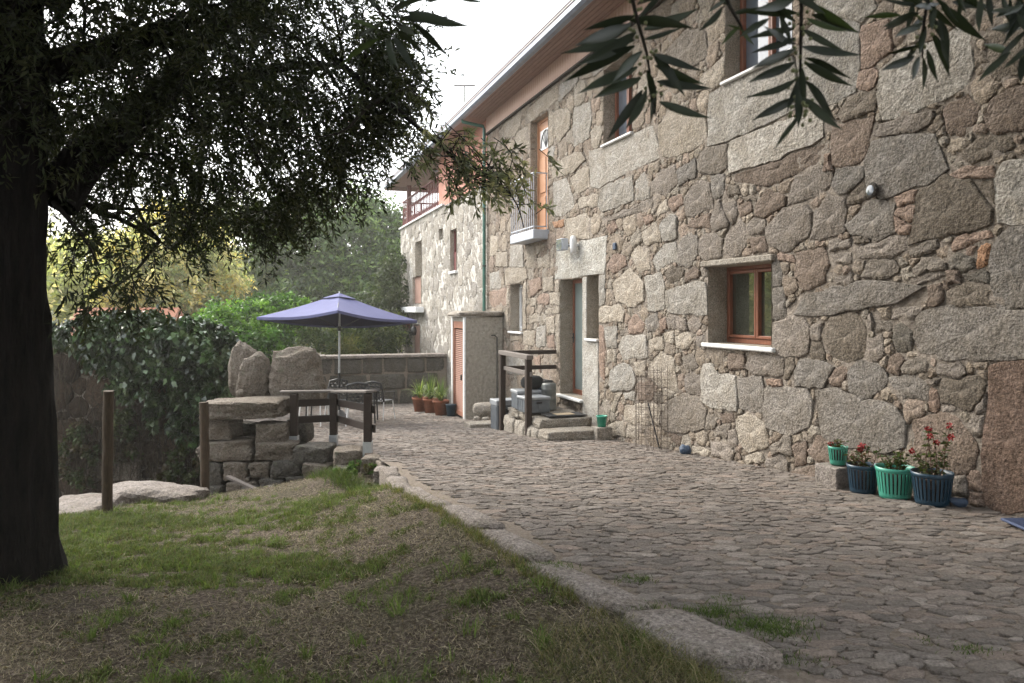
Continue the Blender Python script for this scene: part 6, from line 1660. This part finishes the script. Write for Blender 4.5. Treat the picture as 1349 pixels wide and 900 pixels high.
def grassland():
    rs_ = np.random.RandomState(70)
    N = 620000; y = 2.0+rs_.rand(N)**1.25*8.3; x = -.82*y+rs_.rand(N)*(kx(y)+.04+.82*y)
    ok = (x < kx(y)+.03) & (y < edge_y(x)+.35) & ~((y > 8.9) & (x > -2.2))
    x, y = x[ok], y[ok]; P = np.stack([x, y, np.zeros(len(x))], 1)
    nz = smooth_noise(P, 1.5, 8)+.75*smooth_noise(P, 3.6, 9)+.5*smooth_noise(P, 9, 10)
    bare = np.exp(-(((x+.15)/.9)**2+((y-3.7)/.8)**2))+.9*np.exp(-(((x+.0)/.7)**2+((y-5.0)/.5)**2))+.5*np.exp(-(((x+2.4)/1.2)**2+((y-3.6)/.5)**2))
    gz = nz-.9*bare+.5*np.exp(-(((x+1.3)/.9)**2+((y-5.6)/.9)**2))-.25+.75*smooth_noise(P, 24, 11)+.45*smooth_noise(P, 55, 12)
    pr = np.clip((gz+.85)/1.15, .05, 1)**2.0
    keep = rs_.rand(len(x)) < pr*.8; x, y, gz = x[keep], y[keep], gz[keep]
    P = np.stack([x, y, grass_z(x, y)+.0], 1)
    e = np.clip((y-edge_y(x))/.8, 0, 1); P[:, 2] = ground_z(x, y)-.005
    n = len(P); h = rs_.uniform(.018, .058, n)*(.5+.75*np.clip(gz, 0, 1.7))
    cols = tints(n, ((.105, .145, .042), (.075, .108, .035), (.135, .165, .058), (.15, .145, .07), (.055, .07, .03), (.11, .095, .055)), rs_, .25)
    blades('grass', P, h, rs_.uniform(.003, .0075, n), rs_.uniform(.2, 1.3, n), cols, rs_, 'patchy short green grass on the bank')
    pts = []; 
    for i in range(900):
        yy = 2.2+rs_.rand()**1.2*7.0; xx = -.8*yy+rs_.rand()*(kx(yy)+.8*yy-.05)
        q = np.array([[xx, yy, 0.]]); gq = (smooth_noise(q, 1.5, 8)+.75*smooth_noise(q, 3.6, 9))[0]
        if yy > float(edge_y(xx)) or rs_.rand() > np.clip(.42+.5*gq, .05, 1): continue
        m_ = rs_.randint(18, 46); o_ = rs_.randn(m_, 2)*rs_.uniform(.012, .035); pts.append(np.stack([xx+o_[:, 0], yy+o_[:, 1], np.full(m_, rs_.uniform(.7, 1.5))], 1))
    P = np.concatenate(pts); sc_ = P[:, 2].copy(); P[:, 2] = ground_z(P[:, 0], P[:, 1])-.004; n = len(P)
    blades('grass_tufts', P, rs_.uniform(.03, .085, n)*sc_, rs_.uniform(.003, .007, n), rs_.uniform(.3, 1.4, n), tints(n, ((.12, .175, .045), (.09, .13, .035), (.15, .19, .065), (.15, .15, .075)), rs_, .2), rs_, 'taller bright tufts scattered through the grass')
    # dry straw and cut stalks lying flat
    N = 260000; y = 2.0+rs_.rand(N)**1.3*7.8; x = -.82*y+rs_.rand(N)*(kx(y)+.02+.82*y); ok = (y < edge_y(x)+.2) & ~((y > 8.9) & (x > -2.2)); x, y = x[ok], y[ok]
    P = np.stack([x, y, ground_z(x, y)+rs_.uniform(.0, .014, len(x))], 1); nz = -smooth_noise(P*np.array([1, 1, 0]), 1.5, 8)-.75*smooth_noise(P*np.array([1, 1, 0]), 3.6, 9); k = rs_.rand(len(x)) < np.clip(.5+.55*nz, .12, 1); P = P[k]; n = len(P)
    a = rs_.rand(n)*6.28; L = rs_.uniform(.008, .038, n)*(1+(rs_.rand(n) > .97)*2.2); d = np.stack([np.cos(a)*L, np.sin(a)*L, rs_.uniform(-.004, .018, n)], 1); s = np.stack([-np.sin(a), np.cos(a), rs_.uniform(-.4, .4, n)], 1)*rs_.uniform(.0006, .0017, n)[:, None]
    V = np.stack([P-s, P+s, P+d+s*.6, P+d-s*.6], 1).reshape(-1, 3); F = np.arange(n*4).reshape(n, 4)
    o = tri_mesh('straw', V, F, MT['grass'], None, np.repeat(tints(n, ((.22, .18, .14), (.14, .11, .08), (.07, .052, .04), (.36, .31, .25), (.10, .095, .05), (.28, .23, .18)), rs_, .3), 4, 0)); props(o, 'dry straw and cut stalks scattered over the bank', kind='stuff')
    # broken twigs and small fallen leaves
    n = 5000; y = 2.1+rs_.rand(n)**1.2*7.2; x = -.8*y+rs_.rand(n)*(kx(y)+.8*y); ok = (y < edge_y(x)) & ~((y > 8.9) & (x > -2.2)); x, y = x[ok], y[ok]; n = len(x)
    P = np.stack([x, y, ground_z(x, y)+.008], 1); d = rs_.randn(n, 3); d[:, 2] *= .25
    V, F = leaf_geo(P, unit(d), rs_.uniform(.015, .04, n), rs_.uniform(.006, .012, n), rs_, 0)
    o = tri_mesh('fallen_leaves', V, F, MT['leaf'], None, np.repeat(tints(n, ((.10, .065, .035), (.16, .12, .07), (.06, .045, .028), (.22, .19, .13)), rs_, .3), 4, 0)); props(o, 'small dead leaves lying in the grass', kind='stuff')
    # weeds in the paving and tall dry grass along the kerb
    pts = []; hs = []; cl = []
    for u, v, m_, rad, hh, g in ((1012, 828, 900, .13, .05, 1), (938, 806, 500, .10, .04, 1), (836, 764, 260, .07, .035, 1), (842, 800, 300, .08, .035, 1), (1275, 856, 120, .07, .03, 1), (724, 748, 500, .09, .045, 1), (880, 838, 200, .10, .03, 1), (868, 838, 400, .08, .04, 1), (1225, 845, 60, .05, .02, 1), (960, 790, 80, .05, .03, 1), (1040, 868, 150, .1, .03, 1)):
        yy = np.interp((v-HV), [drop(q)*1000/q for q in np.arange(20, 2, -.05)], np.arange(20, 2, -.05)); xx = (u-CX)*yy/1000
        q = rs_.randn(m_, 2)*rad*.5; X, Y_ = xx+q[:, 0]*1.5, yy+q[:, 1]; pts.append(np.stack([X, Y_, pz(Y_)-.005], 1)); hs.append(rs_.uniform(.4, 1, m_)*hh); cl.append(tints(m_, ((.08, .12, .03), (.055, .085, .025), (.11, .14, .045)), rs_))
    for i in range(200):
        yy = rs_.uniform(2.3, 8.3); xx = kx(yy)+rs_.uniform(.0, .32)*(rs_.rand() < .25)-.03; m_ = 26; q = rs_.randn(m_, 2)*.03
        X, Y_ = xx+q[:, 0], yy+q[:, 1]; pts.append(np.stack([X, Y_, ground_z(X, Y_)], 1)); hs.append(rs_.uniform(.03, .09, m_)); cl.append(tints(m_, ((.09, .12, .03), (.15, .14, .06), (.20, .17, .09)), rs_))
    P = np.concatenate(pts); h = np.concatenate(hs); n = len(P)
    blades('weeds', P, h, rs_.uniform(.002, .0045, n), rs_.uniform(.3, 1.5, n), np.concatenate(cl), rs_, 'weeds growing in the joints and along the kerb')
    n = 3600; yy = 2.3+rs_.rand(n)*1.15; xx = kx(yy)-rs_.rand(n)**1.5*.75-.0; ok = xx > .1; xx, yy = xx[ok], yy[ok]; n = len(xx)
    P = np.stack([xx, yy, ground_z(xx, yy)], 1); blades('dry_grass_tuft', P, rs_.uniform(.05, .13, n), rs_.uniform(.002, .004, n), rs_.uniform(.6, 1.8, n), tints(n, ((.16, .14, .075), (.11, .115, .05), (.24, .20, .13), (.07, .085, .03)), rs_), rs_, 'coarse half dry grass along the near end of the kerb')
    # little bushes of grass at the foot of the dry wall
    pts = []
    for i in range(90):
        p = at(rs_.uniform(300, 500), 0, 1); u = rs_.uniform(285, 505); Y_ = np.interp(u, [285, 400, 505], [10.3, 10.0, 8.4]); xx = (u-CX)*Y_/1000; q = rs_.randn(60, 2)*.07; pts.append(np.stack([xx+q[:, 0], Y_-.15+q[:, 1], np.zeros(60)], 1))
    P = np.concatenate(pts); P[:, 2] = ground_z(P[:, 0], P[:, 1]); n = len(P)
    blades('bank_weeds', P, rs_.uniform(.05, .16, n), rs_.uniform(.004, .008, n), rs_.uniform(.3, 1.3, n), tints(n, ((.075, .11, .03), (.12, .13, .05), (.05, .07, .025)), rs_), rs_, 'weeds along the foot of the dry stone wall')
grassland()

def bank_leaves():
    rs_ = np.random.RandomState(91); bl = []
    for u, v, Y, r in ((440, 622, 9.6, .20), (470, 628, 9.2, .18), (405, 630, 9.8, .20), (372, 640, 9.9, .16), (330, 648, 10.0, .16), (300, 600, 10.5, .14), (500, 640, 8.7, .14), (285, 640, 10.0, .18)):
        c = at(u, v, Y); c.z = float(ground_z(c.x, c.y))+.05; bl.append((tuple(c), (r*1.4, r, r*.45)))
    leaf_cloud('bank_creeper', bl, 5200, .045, .032, ((.06, .10, .03), (.04, .07, .022), (.10, .14, .05), (.08, .07, .04)), rs_, MT['leaf'], 'low leafy creeper on the bank below the dry stone wall', kind='stuff', updir=.8)
bank_leaves()

# ------------------------------------------------------------------ thin air
hz = NT('air'); hz.t.nodes.remove(hz.b)
pv = hz.n('ShaderNodeVolumePrincipled'); pv.inputs['Color'].default_value = (1, .98, .90, 1); pv.inputs['Density'].default_value = .0017
hz.l(pv.outputs['Volume'], hz.o.inputs['Volume']); pv.inputs['Anisotropy'].default_value = .45
m = MB(); m.box((-215, -75, -7), (215, 255, 46)); o = m.build('haze', hz.m); props(o, 'thin bright haze over the garden', kind='stuff')
